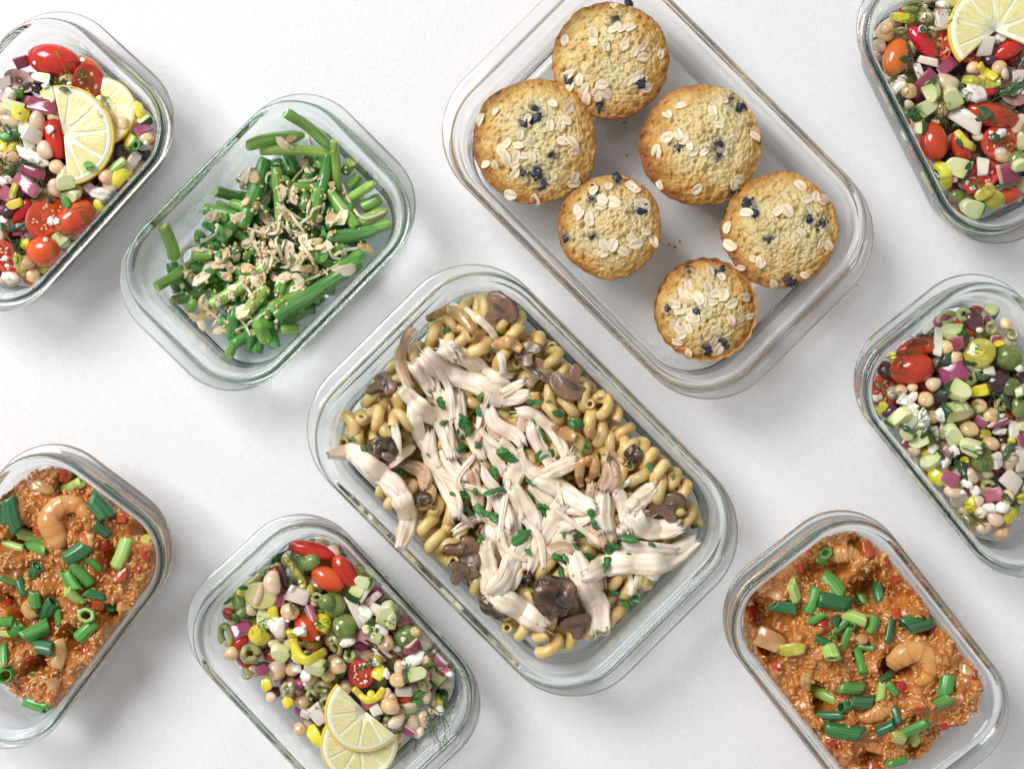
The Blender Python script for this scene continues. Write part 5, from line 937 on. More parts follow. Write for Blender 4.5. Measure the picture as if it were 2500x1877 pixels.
def onion(c, fr, x, y, l, w_, a, pur, q=68, desc=None):
    A, B = sz(fr, l)/2, sz(fr, w_)/2; s0 = int(rng.integers(999)); O = np.array([(-1, -.8), (-.85, 1), (.9, .85), (1, -.9)])*[A, B]*(1+.12*rng.normal(size=(4, 1)))
    th = 2.6+1.2*rng.random(); cv = max(A*2.2, 9)
    m_ = plate(poly_round(O, 36, .14), th, .28, bent(cv, None, .25, 6, s0), rough=.12, seed=s0)
    top = m_.A['top']; n_ = noise(m_.V, 5, s0); g = np.clip((m_.V[:, 0]/A+1)/2, 0, 1)
    m_.A['pur'] = np.clip((top > .6)*(pur*1.05+.15*n_-(.9-pur)*.5*g)+(top <= .6)*(top > .3)*pur*.35, 0, 1)
    parts = [('layer', m_, 'onion')]
    if A*B > 42 and pur > .3:      # a second scale under the first
        m2 = tf(m_, None, (0, 0, -th*.95), (.95, .96, .9)); m2.A['pur'] = np.where(top > .8, .55*pur, .1); parts.append(('layer', m2, 'onion'))
    big = 'large ' if max(l, w_)/fr[2] > 46 else ''
    laid(c, fr, x, y, parts, a, q, desc or big+('purple red onion chunk' if pur > .75 else 'pink and white red onion chunk' if pur > .3 else 'white onion piece'), 'onion', 'onion_piece', .6, .22)
def cucumber(c, fr, x, y, l, w_, a, q=66, desc=None):
    A, B = sz(fr, l)/2, sz(fr, w_)/2; s0 = int(rng.integers(99)); arc = np.linspace(-.95, .95, 9)
    O = np.vstack([np.stack([A*.72+A*.3*np.cos(arc)*1.0-.02, B*np.sin(arc)*1.15], -1), [(-A*.6, B*.75), (-A, 0), (-A*.55, -B*.8)]])
    O = poly_round(O, 48, .3); H = min(A, B)*1.35; m_ = plate(O, H, .16, None, rough=.15, seed=s0, inner=(.9, .6, .3))
    sl = (m_.V[:, 0] > A*.5); x0_ = m_.V[:, 0].copy(); m_.V[:, 0] += sl*(.5-m_.V[:, 2]/H)*H*.30
    sk = np.clip((x0_-A*.35)/(A*.6), 0, 1)*.5+np.where((m_.A['rim'] > .93) & (x0_ > A*.6), .55, 0); m_.A['skin'] = np.clip(sk, 0, 1)
    o = laid(c, fr, x, y, [('flesh', m_, 'cucumber')], a, q, desc or 'pale green cucumber chunk', 'cucumber', 'cucumber_piece', .6, .42)
def round_(kind, c, fr, x, y, l, w_, a, q=None, desc=None):
    A, B = sz(fr, l)/2, sz(fr, w_)/2; s0 = int(rng.integers(99))
    if kind == 'chk':
        fn = lambda V: 1-.16*np.exp(-(V[:, 1]/.16)**2)*(V[:, 0] > -.2)+.22*np.exp(-((1-V[:, 0])/.10))
        laid(c, fr, x, y, [('body', blob(3, (A, B, B*.92), .05, .8, s0, fn), 'chickpea')], a, q or 66, desc or 'tan chickpea', 'chickpea', 'chickpea', .6, .5)
    elif kind == 'bean':
        m_ = blob(3, (A, B, B*.82), .03, .9, s0); m_.V[:, 1] -= .16*B*np.cos(m_.V[:, 0]/A*2.2)
        laid(c, fr, x, y, [('body', m_, 'white_bean')], a, q or 66, desc or ('large ' if l/fr[2] > 44 else '')+'pale white bean', 'bean', 'white_bean', .6, .3)
    elif kind == 'olv':
        laid(c, fr, x, y, [('body', blob(4, (A, B, B*.92), .04, .8, s0, dimple(0, .10)), 'olive')], a, q or 46, desc or 'whole green olive', 'olive', 'green_olive', .4)
    elif kind == 'kal':
        laid(c, fr, x, y, [('body', blob(4, (A, B, B*.9), .06, .8, s0), 'kalamata')], a, q or 52, desc or 'dark purple olive', 'olive', 'dark_olive', .4)
    elif kind == 'kalh':
        V, F = ico(4); V = V.copy(); V[:, 2] = np.where(V[:, 2] > 0, V[:, 2]*.06-.25*np.exp(-((V[:, 0]/.5)**2+(V[:, 1]/.4)**2)), V[:, 2]*.8)
        nt = 40; ph = np.arange(nt)*2*math.pi/nt; P = [np.c_[A*.97*k*np.cos(ph), B*.97*k*np.sin(ph), np.full(nt, (.10-.22*math.exp(-(k/.45)**2))*B+.12)] for k in (1, .75, .5, .2)]
        laid(c, fr, x, y, [('skin', Mx(V*[A, B, B], [F]), 'kalamata'), ('flesh', Mx(np.vstack(P+[[0, 0, -.1*B]]), [quads(4, nt, flip=True), fan(np.arange(3*nt, 4*nt), 4*nt)]), 'kal_flesh')], a, q or 55, desc or 'halved dark olive with pink flesh', 'olive', 'dark_olive_half', .4)
    elif kind == 'split':      # torn green olive: a folded ring with a ragged hollow
        t = np.linspace(0, 1.7*math.pi, 26); P = np.stack([A*.62*np.cos(t), B*.62*np.sin(t), .6*np.sin(3*t+s0)], -1)
        m_ = tube(P, min(A, B)*.38*(1+.25*noise(np.stack([t*2, t*0+s0, t*0], -1), 1)), min(A, B)*.5, nv=16, fn=lambda s_, ph: 1+.12*np.cos(2*ph+s0+s_*6)+.08*np.cos(5*ph+s_*11))
        laid(c, fr, x, y, [('body', m_, 'olive_pale')], a, q or 60, desc or 'torn green olive piece', 'olive', 'olive_piece', .6, .2)
def feta(c, fr, x, y, l, w_, a, q=60, desc=None):
    A, B = sz(fr, l)/2, sz(fr, w_)/2; s0 = int(rng.integers(999)); m_ = blob(3, (A, B, min(A, B)*.8), .45, .8, s0); m_.V += .35*np.stack([noise(m_.V, 1.6, s0+k) for k in range(3)], -1)
    laid(c, fr, x, y, [('body', m_, 'feta')], a, q, desc or ('large white feta chunk' if l/fr[2] > 32 else 'white feta crumb'), 'feta', 'feta_crumb', .6, .1)
def pep(c, fr, x, y, l, w_, a, kind='pep_y', q=62, desc=None):
    A, B = sz(fr, l)/2, sz(fr, w_)/2; s0 = int(rng.integers(999)); O = poly_round(ellipse(A*1.05, B*1.05, 7, .3, s0, 3), 35, .3)
    m_ = plate(O, 2.6, .35, bent(A*1.2, B*2.5, .9, 6, s0), rough=.25, seed=s0)
    laid(c, fr, x, y, [('body', m_, kind)], a, q, desc or ('bright yellow pepper piece' if kind == 'pep_y' else 'olive yellow pickled pepper piece'), 'pepper', 'pepper_piece', .7, .25)
def pstrip(c, fr, pts, w_, kind='pep_y', desc=None, flat=.5):
    P = lay_path(c, cr(*fr, pts), sz(fr, w_)/2, False, n=30, lift=sz(fr, w_)*.2); r = sz(fr, w_)/2; s = np.linspace(0, 1, 30)
    m_ = tube(P, r*(.75+.25*np.sin(s*math.pi))*(1+.08*np.sin(s*17)), r*flat, nv=14, fn=lambda s_, ph: 1+.10*np.cos(3*ph+s_*5)); c0 = m_.V.mean(0); c.hf.put(m_.V[:, 0], m_.V[:, 1], m_.V[:, 2])
    tag(obj('pepper_strip', tf(m_, t=-c0), MAT[kind], None, c0), desc or ('curved yellow pepper strip' if kind == 'pep_y' else 'olive yellow pepper strip'), 'pepper', c, c0)
def lemon(c, fr, x, y, r_, a0, a1, desc, q=80, lift=0, th=4.4):
    """A slice between the photo angles a0..a1 (clockwise degrees) about its core."""
    r = sz(fr, r_); t0, t1 = -math.radians(a1), -math.radians(a0); h = th/2
    def sector(prof, n=60):
        ph = np.linspace(t0, t1, n); k = len(prof); V = np.concatenate([np.c_[p*np.cos(ph), p*np.sin(ph), np.full(n, z)] for p, z in prof]).reshape(k, n, 3).transpose(1, 0, 2).reshape(-1, 3)
        return Mx(np.vstack([V, V[:k].mean(0), V[-k:].mean(0)]), [quads(n, k, flip=True), fan(np.arange(k), n*k), fan(np.arange((n-1)*k, n*k), n*k+1, True)])
    rind = sector([(r*.955, h*.96), (r*.985, h*.8), (r, h*.35), (r, -h*.35), (r*.985, -h*.8), (r*.955, -h*.96)])
    pith = sector([(r*.02, h*.84), (r*.5, h*.80), (r*.86, h*.88), (r*.956, h*.94), (r*.956, -h*.94), (r*.86, -h*.88), (r*.5, -h*.8), (r*.02, -h*.84)])
    parts = [('pith', pith, 'pith'), ('rind', rind, 'rind')]
    step = math.radians(37); k0 = t0
    edges = [t0]; off = math.radians(8+18*rng.random())
    while edges[-1]+step < t1+.1: edges.append(edges[-1]+(off if len(edges) == 1 else step*(.9+.2*rng.random())))
    if t1-edges[-1] > .12: edges.append(t1)
    for e0, e1 in zip(edges[:-1], edges[1:]):
        e1 = min(e1, t1)
        if e1-e0 < .16: continue
        g = .024; ph = np.linspace(e0+g, e1-g, 12); ro = r*.845; O = np.vstack([np.c_[ro*np.cos(ph), ro*np.sin(ph)], [[r*.10*math.cos((e0+e1)/2), r*.10*math.sin((e0+e1)/2)]]])
        O = poly_round(O, 52, .28); m_ = plate(O, th*1.0, .12, None, inner=(.92, .7, .45, .22), rough=.18, seed=int(rng.integers(99)))
        rr, an = np.hypot(m_.V[:, 0], m_.V[:, 1]), np.arctan2(m_.V[:, 1], m_.V[:, 0]); m_.A['st'] = np.c_[rr, an*18, m_.V[:, 2]]; parts.append(('segment', m_, 'pulp'))
    ca = (t0+t1)/2; cen = np.array([math.cos(ca), math.sin(ca), 0])*r*.4
    for p in parts: p[1].V = p[1].V-cen+[0, 0, lift] if lift else p[1].V-cen
    for p in parts: p[1].V[:, 2] += .02*(p[1].V[:, 0]**2)/r*1.2
    k = fr[2]/.255; laid(c, fr, x+cen[0]*k, y-cen[1]*k, parts, 0, q, desc, 'lemon', 'lemon_slice', .28, .02, r=r*.7)
def dill(c, fr, rows):
    for x, y, *r in rows:
        (X, Y), = cr(*fr, [(x, y)]); a = rad(r[0]) if r else rng.random()*6.28; L = (r[1]/fr[2]*.255) if len(r) > 1 else 13+9*rng.random(); p0 = c.px2w(X, Y)
        tubes = []; n = 9; cv = (rng.random()-.5)*1.6
        def line(p, an, l, w0, depth):
            s = np.linspace(0, 1, 7); d = an+cv*s*.6*(1 if depth == 0 else .4); st = np.stack([np.cos(d), np.sin(d)], -1)*l/7; Q = p+np.cumsum(np.vstack([[0, 0], st[:-1]]), axis=0)
            z = np.minimum(c.hf.get(Q[:, 0], Q[:, 1]), c.h+3); z = np.convolve(np.pad(z, 2, mode='edge'), np.ones(5)/5, 'valid')+.5+.5*depth*s; tubes.append(tube(np.c_[Q, z], np.linspace(w0, w0*.5, 7), nv=5))
            if depth < 2:
                for k in range(5 if depth == 0 else 3):
                    i = min(6, 1+int((k+rng.random())*(5.5/(5 if depth == 0 else 3)))); sg = 1 if k % 2 else -1; line(Q[i], d[i]+sg*(.45+.5*rng.random()), l*(.45 if depth == 0 else .5)*(.7+.5*rng.random()), w0*.72, depth+1)
        line(p0-np.array([math.cos(a), math.sin(a)])*L*.5, a, L, .42, 0)
        m_ = join(tubes); c0 = m_.V.mean(0); c0[:2] = p0; tag(obj('dill_sprig', tf(m_, t=-c0), MAT['dill'], None, c0), 'fine green dill sprig', 'dill', c, c0)
BEDC = [(.66, .45, .24), (.76, .62, .48), (.78, .70, .68), (.58, .66, .32), (.14, .20, .05), (.40, .08, .18), (.50, .45, .08), (.45, .05, .02), (.66, .45, .24), (.76, .62, .48), (.06, .03, .03)]
def salad_bed(c, label, h, **k):
    mound(c, h, amp=2.5, **k); bits = []
    for x, y, z, top in bed_points(c, 9.5, 8):
        s0 = int(rng.integers(50)); r = 4.2+2.2*rng.random(); B = blob(2, (r*1.2, r, r*.8), .12, .9, s0); B = tf(B, rotm(rng.random()*6, rng.random()*6, 0)); t = c.push(B.V, (x, y, min(z, top-r*.6)))
        B.A['col'] = np.tile(np.array(BEDC[rng.integers(len(BEDC))])*(.8+.3*rng.random()), (len(B.V), 1)); bits.append(tf(B, None, t)); bits[-1].A = B.A
    o = obj('salad_bed', join(bits), MAT['mix']); o['kind'] = 'stuff'; o['label'] = label; o['category'] = 'salad'
FILL = [('chk', 9.6), ('chk', 9.2), ('bean', 11), ('bean', 12.5), ('oni', 8), ('cuc', 11), ('pep', 8), ('pep', 9), ('split', 9), ('split', 10), ('cuc', 10), ('chk', 9.4), ('bean', 10.5)]
def fill(c, n, avoid, kinds=FILL):
    """Smaller pieces in the gaps that the photo's own list leaves."""
    X, Y = c.hf.grid(); ii = np.argwhere(c.food); pts = list(avoid); k = 0; tries = 0; fr = (0, 0, 1.0)
    while k < n and tries < 4000:
        tries += 1; i, j = ii[rng.integers(len(ii))]; z = c.hf.H[i, j]+4; px, py = to_px(X[i, j], Y[i, j], z)
        if px < -25 or py < -25 or px > 2525 or py > 1902: continue
        if any((px-a)**2+(py-b)**2 < (.80*(r+20))**2 for a, b, r in pts): continue
        kd, s = kinds[rng.integers(len(kinds))]; s = s/.255*(.9+.2*rng.random()); a = rng.random()*360; pts.append((px, py, s*.42)); k += 1
        if kd in ('chk',): round_('chk', c, fr, px, py, s, s*.92, a)
        elif kd == 'bean': round_('bean', c, fr, px, py, s*1.1, s*.72, a)
        elif kd == 'oni': onion(c, fr, px, py, s, s*.75, a, .95)
        elif kd == 'onw': onion(c, fr, px, py, s, s*.7, a, .1)
        elif kd == 'cuc': cucumber(c, fr, px, py, s, s*.85, a)
        elif kd == 'pep': pep(c, fr, px, py, s, s*.8, a, 'pep_y' if rng.random() < .5 else 'pep_o')
        elif kd == 'split': round_('split', c, fr, px, py, s, s*.9, a)
def sprinkle(c, n, avoid=()):
    X, Y = c.hf.grid(); ii = np.argwhere(c.food); k = 0
    while k < n:
        i, j = ii[rng.integers(len(ii))]; px, py = to_px(X[i, j], Y[i, j], c.hf.H[i, j]); k += 1
        if -10 < px < 2510 and -10 < py < 1887: feta(c, (0, 0, 1.), px, py, 9+8*rng.random(), 8+5*rng.random(), 0, 50, 'tiny white feta speck')
def salad(c, fr_rows, nfill):
    """fr_rows: [(frame, kind, x, y, l, w, angle, extra...)]; small pieces first, big ones nestle among them, cheese and herbs last."""
    av = []
    for fr, k, *a in fr_rows:
        if k in ('pst',): continue
        (X, Y), = cr(*fr, [a[:2]]); l, w_ = (a[2], a[3]) if k != 'lem' else (a[2], a[2]); av.append((X, Y, (l+w_)/4/fr[2]))
    order = {'bean': 2, 'chk': 2, 'cuc': 3, 'oni': 3, 'pep': 3, 'split': 3, 'olv': 1, 'kal': 1, 'kalh': 1, 'tom': 0, 'tomh': 0, 'pst': 4, 'lem': 5, 'scal': 5, 'feta': 6}
    fill(c, nfill, av)
    for fr, k, *a in sorted(fr_rows, key=lambda r: order[r[1]]):
        if k in ('bean', 'chk', 'olv', 'kal', 'kalh', 'split'): round_(k, c, fr, *a[:5], **(a[5] if len(a) > 5 else {}))
        elif k == 'cuc': cucumber(c, fr, *a)
        elif k == 'oni': onion(c, fr, *a)
        elif k == 'pep': pep(c, fr, *a)
        elif k == 'tom': tomato(c, fr, *a)
        elif k == 'tomh': tomato_half(c, fr, *a)
        elif k == 'pst': pstrip(c, fr, *a)
        elif k == 'lem': lemon(c, fr, *a)
        elif k == 'scal': scallion(c, fr, *a)
        elif k == 'feta': feta(c, fr, *a)
def R_(fr, s):
    out = []
    for ln in s.strip().split('\n'):
        for it in ln.split(';'):
            p = it.split()
            if p: out.append((fr, p[0], *[float(v) if v.lstrip('-').replace('.', '', 1).isdigit() else v for v in p[1:]]))
    return out
# ---- upper left
Ad = DISH['A']; FA = (0, 0, 2.186)
salad_bed(Ad, 'lower layers of chopped salad in the upper left dish', 37, u0=-1.2, u1=.92, v0=-1.25, v1=1.25, fall=12, seed=41)
salad(Ad, R_(FA, '''tom 280 315 290 180 10; tom 500 320 200 130 35 1; tomh 465 430 190 160 75; tom 295 740 240 130 78; tomh 238 1150 265 195 -62; tom 400 1170 250 160 -42 1; tom 228 1345 190 165 -10 1; tomh 30 1380 220 140 78; tom 110 1130 170 80 -50
oni 200 555 235 90 12 1; oni 110 335 80 70 -20 .95; oni 150 915 170 60 18 .95; oni 130 990 200 100 32 .7; oni 30 1035 130 85 30 .85; oni 755 690 100 90 -40 .9; oni 700 870 140 60 -55 .5; oni 95 1242 60 34 0 1; oni 25 510 110 90 30 .5; oni 125 690 110 85 40 .2; oni 180 725 110 90 20 .05; oni 155 770 100 80 80 .05; oni 480 1010 90 60 40 .5; oni 20 440 70 90 70 .4
kalh 100 430 180 120 25; kal 630 810 120 70 80; kal 100 1030 80 75 0; kal 200 470 90 60 30; kal 40 1130 70 90 60
cuc 270 510 100 90 -120; cuc 380 1040 110 80 160; cuc 65 575 120 80 20; cuc 215 415 110 60 10; cuc 760 640 60 80 40; cuc 340 960 90 110 80
bean 200 650 140 88 80; bean 240 800 105 90 60; bean 290 1000 105 80 80; bean 50 640 125 80 20; bean 15 575 90 80 0; bean 345 945 130 80 85; bean 60 500 80 60 30; bean 585 990 90 70 0
chk 50 840 92 85 20; chk 565 940 92 88 0; chk 300 890 85 80 40; chk 775 735 80 70 0; chk 135 1400 90 80 0; chk 60 1490 80 75 0; chk 400 1010 70 70 0
pep 110 605 105 80 20; pep 770 600 120 60 60; pep 645 930 135 90 -60; pep 75 1090 95 50 -20; pep 10 770 60 90 0; pep 80 780 95 50 -20 pep_o; pep 90 1420 60 140 10 pep_o; pep 680 760 70 90 30 pep_o; pep 60 1020 50 90 20 pep_o
scal 625 885 95 55 -30 .8; scal 725 768 50 48 0 .7; scal 350 1078 70 48 70 .6; scal 60 720 130 60 -20 .6; scal 75 500 70 50 0 .7
feta 535 1030 105 65 10; feta 265 690 50 45 0; feta 50 492 55 45 0; feta 15 1170 60 60 0; feta 55 1480 85 60 20; feta 165 835 165 80 28; feta 440 320 30 30 0; feta 20 960 70 60 0; feta 240 455 30 50 70; feta 270 1180 50 40 60; feta 300 1180 35 40 0; feta 25 1380 40 30 0'''), 26)
lemon(Ad, FA, 545, 560, 205, -85, 78, 'lemon half slice tucked behind another one near the glass', 80)
lemon(Ad, FA, 338, 722, 266, -101, 86, 'large lemon half slice lying on top', 88)
scallion(Ad, FA, 460, 878, 95, 42, 42, .6)
herb(Ad, FA, [(330, 440, 110, 30, .5), (75, 1215, 130, -15, .4), (25, 690, 90, 40, .5), (130, 450, 80, -40, .4), (265, 1070, 50, 30, .6), (20, 1215, 60, 60), (340, 470, 60, 10)], 'leaf', 'dark green herb leaf', 'herb_leaf', 'herb')
sprinkle(Ad, 8)
dill(Ad, FA, [(160, 890, 10, 170), (400, 1130, 30, 160), (700, 790, 20, 150), (60, 880, -40), (340, 350, 60), (40, 1290, 60), (230, 1000, 70), (100, 760, 80), (440, 400, 80), (330, 1240, 10), (560, 540, 60), (30, 900, -30), (90, 1330, 70)])
# ---- bottom
Bd = DISH['B']; FB = (440, 1240, 4.371); FC = (740, 1500, 4.407); FD = (700, 1260, 4.371)
salad_bed(Bd, 'lower layers of chopped salad in the bottom dish', 36, u0=-.95, u1=.79, v0=-1.25, v1=1.25, fall=12, seed=51)
salad(Bd, R_(FD, '''tom 230 290 540 200 16; tom 620 590 400 230 55; tom 440 680 400 255 28 1; tom 215 1210 340 240 48
olv 240 490 270 190 -20; olv 500 950 290 265 60; olv 610 1180 280 255 70; olv 1270 1280 290 230 -20; split 520 1390 260 140 65
oni 740 1000 420 150 62 .25; oni 870 770 260 85 -58 .25; oni 930 870 200 90 -40 .5; oni 950 1000 160 140 20 .4; oni 1000 1210 160 130 0 .02; oni 820 1295 195 125 24 .6; oni 1490 1330 175 125 55 .1; oni 1340 1410 170 100 -20 1; oni 1260 1110 150 110 20 .8; oni 250 1040 190 80 65 .6
cuc 1120 980 270 210 110; cuc 760 780 240 170 120; cuc 800 690 190 120 20; cuc 870 1215 170 120 20; cuc 940 1300 130 110 40; cuc 300 1560 220 190 60; cuc 190 1500 150 130 20
pep 385 1130 190 220 20; pst2 0 0 1 1 0'''.replace('; pst2 0 0 1 1 0', '') + '''
chk 1420 1190 120 110 0; chk 1050 1350 190 180 60; chk 530 1590 185 170 20; feta 830 1020 195 105 42; feta 140 1230 145 105 0; feta 650 1350 165 90 -10; feta 100 1620 125 105 0; feta 540 1190 40 40 0; feta 1180 1410 80 70 0'''
) + R_(FB, '''olv 605 985 210 150 70; olv 1560 1010 200 180 30; split 480 1360 330 190 75; split 740 1560 260 220 0; kal 1100 740 300 90 80; olv 640 1130 200 120 -50
oni 650 1290 245 180 -32 1; oni 1090 480 230 70 -42 1; oni 1250 935 270 190 18 .45; oni 1060 990 150 80 100 .95; oni 1400 1120 200 60 70 .7
cuc 870 1200 260 170 80; cuc 1050 1540 210 180 30; cuc 1280 1600 200 140 0
bean 985 800 275 190 85; bean 1000 1450 140 110 0; bean 750 1090 150 110 60; bean 1170 1500 210 140 60; bean 1430 1000 120 100 0
chk 1160 1110 205 190 20; tom 520 1130 180 140 20; tom 640 1430 200 120 -30
pep 840 1390 250 190 50; pep 640 890 110 100 20; pep 780 760 200 110 -30 pep_pale; pep 990 1130 120 190 0; pep 1400 870 90 130 0 pep_o; split 850 620 130 110 0
feta 1050 1270 235 175 65; feta 1270 1315 135 90 -10; feta 1330 980 80 80 0; feta 1190 860 70 80 0'''
) + R_(FC, '''tomh 620 640 330 280 70; kal 1570 930 200 110 80; tom 960 140 130 120 0
split 220 780 260 150 5; split 1010 1480 200 160 20; split 90 870 160 130 30; olv 900 1130 90 80 0; split 330 290 150 110 60
oni 1080 840 205 130 0 .35; oni 1500 430 240 110 38 .85; oni 150 1100 250 200 50 .25; oni 700 950 190 130 -40 .85; oni 1130 1270 160 110 32 1; oni 770 1030 150 140 60 0; oni 1200 340 160 100 -40 .95; oni 1580 570 170 80 40 .6; oni 640 30 170 110 55 .1; oni 20 1080 120 100 20 .2; oni 1290 560 .1 .1 0 0'''.replace('; oni 1290 560 .1 .1 0 0', '') + '''
cuc 110 560 230 180 20; cuc 1220 640 240 170 170; cuc 1440 640 220 200 40; cuc 950 60 200 110 100
bean 1000 1150 220 155 -32; bean 1160 1180 230 200 -60; bean 1320 1160 220 170 70; bean 1330 890 180 110 95; bean 1600 760 175 145 20; bean 1060 570 190 165 40; bean 1290 1330 170 110 -40; bean 1130 1410 190 140 -20; bean 1310 760 170 140 60; bean 880 850 160 120 -40; bean 1640 880 100 80 70; bean 1400 960 140 80 75; bean 960 910 150 110 60; bean 470 300 150 110 0; bean 1150 980 150 90 0
chk 880 310 195 180 60; chk 360 560 190 175 20; chk 265 650 175 160 60; chk 1010 710 195 170 0; chk 930 990 215 190 20; chk 60 690 190 170 0; chk 1340 490 170 160 60; chk 1380 1050 120 110 0
pep 820 620 190 170 40; pep 1480 920 190 100 78; pep 120 1310 260 130 60; pep 800 480 120 90 20 pep_o; pep 730 850 90 80 0
scal 1230 860 110 92 10 .45; scal 1210 940 135 62 15 .5
feta 1200 480 270 150 -20; feta 860 420 230 60 30; feta 900 640 115 80 80; feta 940 1600 200 130 30; feta 1580 640 90 70 0; feta 1010 370 85 70 0; feta 30 660 140 120 40; feta 1480 1040 120 90 -30; feta 780 530 90 60 0; feta 670 720 50 40 0; feta 640 540 90 40 -10; feta 1520 1110 80 60 0'''), 22)
m_ = plate(ellipse(sz(FB, 380)/2, sz(FB, 300)/2, 28, .06, 3), 2.6, .3, bent(25, 30, .5, 8, 2), rough=.2); laid(Bd, FB, 850, 940, [('body', m_, 'pep_pale')], 10, 62, 'pale round pepper slice under two white beans', 'pepper', 'pepper_slice', .5, .05)
round_('bean', Bd, FB, 830, 930, 240, 95, -70, 80, 'long white bean lying on the pale pepper slice')
round_('bean', Bd, FB, 985, 800, 275, 190, 85, 75, 'biggest white bean, lying beside the pale pepper slice')
pstrip(Bd, FD, [(40, 1210), (70, 1350), (150, 1450), (280, 1490), (400, 1440)], 120, 'pep_y', 'broad curved yellow pepper ring with torn edge', .55)
pstrip(Bd, FC, [(540, 790), (630, 890), (720, 910), (810, 870), (870, 780)], 90, 'pep_y', 'bright yellow pepper arc under the cut tomato', .6)
pstrip(Bd, FB, [(1110, 540), (1230, 660), (1290, 760), (1310, 860)], 90, 'pep_o', 'long olive yellow pepper strip')
pstrip(Bd, FD, [(820, 1310), (950, 1400), (1080, 1530)], 34, 'kalamata', 'dark wilted herb stem crossing the salad')
lemon(Bd, FC, 600, 1420, 430, -10, 218, 'lower of two lemon slices, cut by the bottom edge', 85)
lemon(Bd, FC, 665, 1055, 445, 40, 226, 'upper lemon half slice lying on the other', 88)
herb(Bd, FB, [(1010, 480, 230, -35, .42), (660, 830, 120, 0, .5), (450, 940, 150, -40, .4), (600, 1190, 120, 60)], 'parsley', 'dark green herb leaf', 'herb_leaf', 'herb')
herb(Bd, FC, [(1560, 900, 200, 70, .5), (1590, 1040, 140, 80, .35), (430, 650, 160, -60, .3), (720, 510, 100, 80, .3)], 'leaf', 'blackish wilted herb leaf', 'herb_leaf', 'herb')
round_('split', Bd, FD, 318, 868, 150, 120, 0, 60, 'small pale green pickled ring')
sprinkle(Bd, 12)
dill(Bd, FD, [(90, 420, 60, 180), (370, 1140, 20, 150), (1180, 1100, -10, 300), (900, 1210, 70, 140), (1500, 1450, 20, 170)]); dill(Bd, FC, [(1400, 430, 10, 200), (1350, 540, -15, 280), (1650, 590, 55, 320), (1380, 1130, 60, 220), (1430, 1200, 10), (90, 970, 60, 160), (1330, 780, 70), (1200, 1390, 70, 80), (660, 560, -20), (1110, 520, 50, 140), (1480, 1070, 30)]); dill(Bd, FB, [(500, 1150, 20, 150), (1180, 1060, 70, 110), (1500, 1230, -20, 180), (1230, 560, 70), (820, 1200, 5)])
# ---- upper right
Td = DISH['T']; FT = (2100, 0, 2.7225)
salad_bed(Td, 'lower layers of chopped salad in the upper right dish', 37, u0=-1.2, u1=.86, v0=-1.25, v1=1.25, fall=12, seed=61)
salad(Td, R_(FT, '''tom 250 370 265 180 -68 1; tom 430 280 290 120 48; tom 500 935 270 195 80; tom 890 760 370 160 14; tomh 935 940 270 230 -12; tomh 820 1170 330 190 -38; tom 680 970 230 130 68; tomh 550 300 220 130 80; tomh 740 350 230 150 0; tom 1000 320 240 120 -32; tom 1000 1300 190 120 -10; tom 870 610 120 60 -20; tom 640 1160 90 80 0; tom 280 70 80 50 -40
oni 560 130 150 130 80 .4; oni 590 435 160 90 -40 .95; oni 440 540 175 105 -48 1; oni 450 405 150 60 12 .2; oni 1050 510 110 100 90 .4; oni 700 785 260 125 32 .05; oni 820 1110 150 92 95 .05; oni 1000 1155 150 135 70 .95; oni 395 470 130 60 70 .3; oni 620 1185 80 70 0 .6; oni 700 640 60 80 0 .1; oni 260 560 80 110 60 .1
cuc 445 715 190 115 150; cuc 620 630 155 130 60; cuc 490 610 135 110 -110; cuc 650 1100 160 145 20; cuc 740 1380 150 135 20; cuc 1080 930 130 70 80; cuc 1075 1090 80 130 80; cuc 700 620 60 70 0; cuc 400 850 70 90 0
kalh 1020 640 180 130 20; kal 870 400 120 80 20; olv 1060 1060 140 120 20; olv 650 1300 110 90 0
chk 335 600 115 105 20; chk 935 450 115 108 0; chk 440 105 110 100 30; chk 175 225 115 100 0; chk 385 800 95 90 0; chk 175 180 90 90 0; chk 480 210 85 70 60; chk 760 450 100 90 0; chk 545 720 110 95 80; chk 860 1240 70 60 0
bean 590 540 175 120 20; bean 790 900 95 70 60; bean 330 690 80 60 20; bean 860 1330 70 60 0; bean 420 190 70 60 60; bean 970 490 90 60 60
pep 300 120 190 75 8; pep 910 1350 180 140 30 pep_o; pep 650 10 170 70 -10 pep_pale; pep 840 1280 160 80 -30 pep_o; split 350 40 200 80 -15; split 275 205 110 60 0
feta 770 620 160 120 30; feta 1035 600 80 65 -20; feta 430 45 40 40 0; feta 505 810 70 40 0; feta 545 30 80 50 20; feta 940 885 75 60 -20; feta 1060 1330 50 40 0; feta 750 1250 40 30 0; feta 930 250 90 110 70; feta 1060 230 80 110 60; feta 280 515 60 40 0'''), 24)
pstrip(Td, FT, [(690, 530), (800, 555), (935, 545)], 78, 'pep_o'); pstrip(Td, FT, [(790, 430), (860, 475), (905, 525)], 66, 'pep_y', 'short lime yellow pepper strip above the olive yellow one'); pstrip(Td, FT, [(645, 870), (710, 950), (800, 970)], 60, 'pep_y', 'bright yellow pepper strip beside the cut tomato'); pstrip(Td, FT, [(520, 1090), (570, 1170), (590, 1250)], 90, 'pep_y', 'yellow pepper strip near the lower glass wall')
lemon(Td, FT, 900, 205, 315, 138, 385, 'large lemon slice with its lower part missing', 88)
onion(Td, FT, 838, 305, 165, 125, 92, .05, 75, 'white onion piece set in the gap of the lemon')
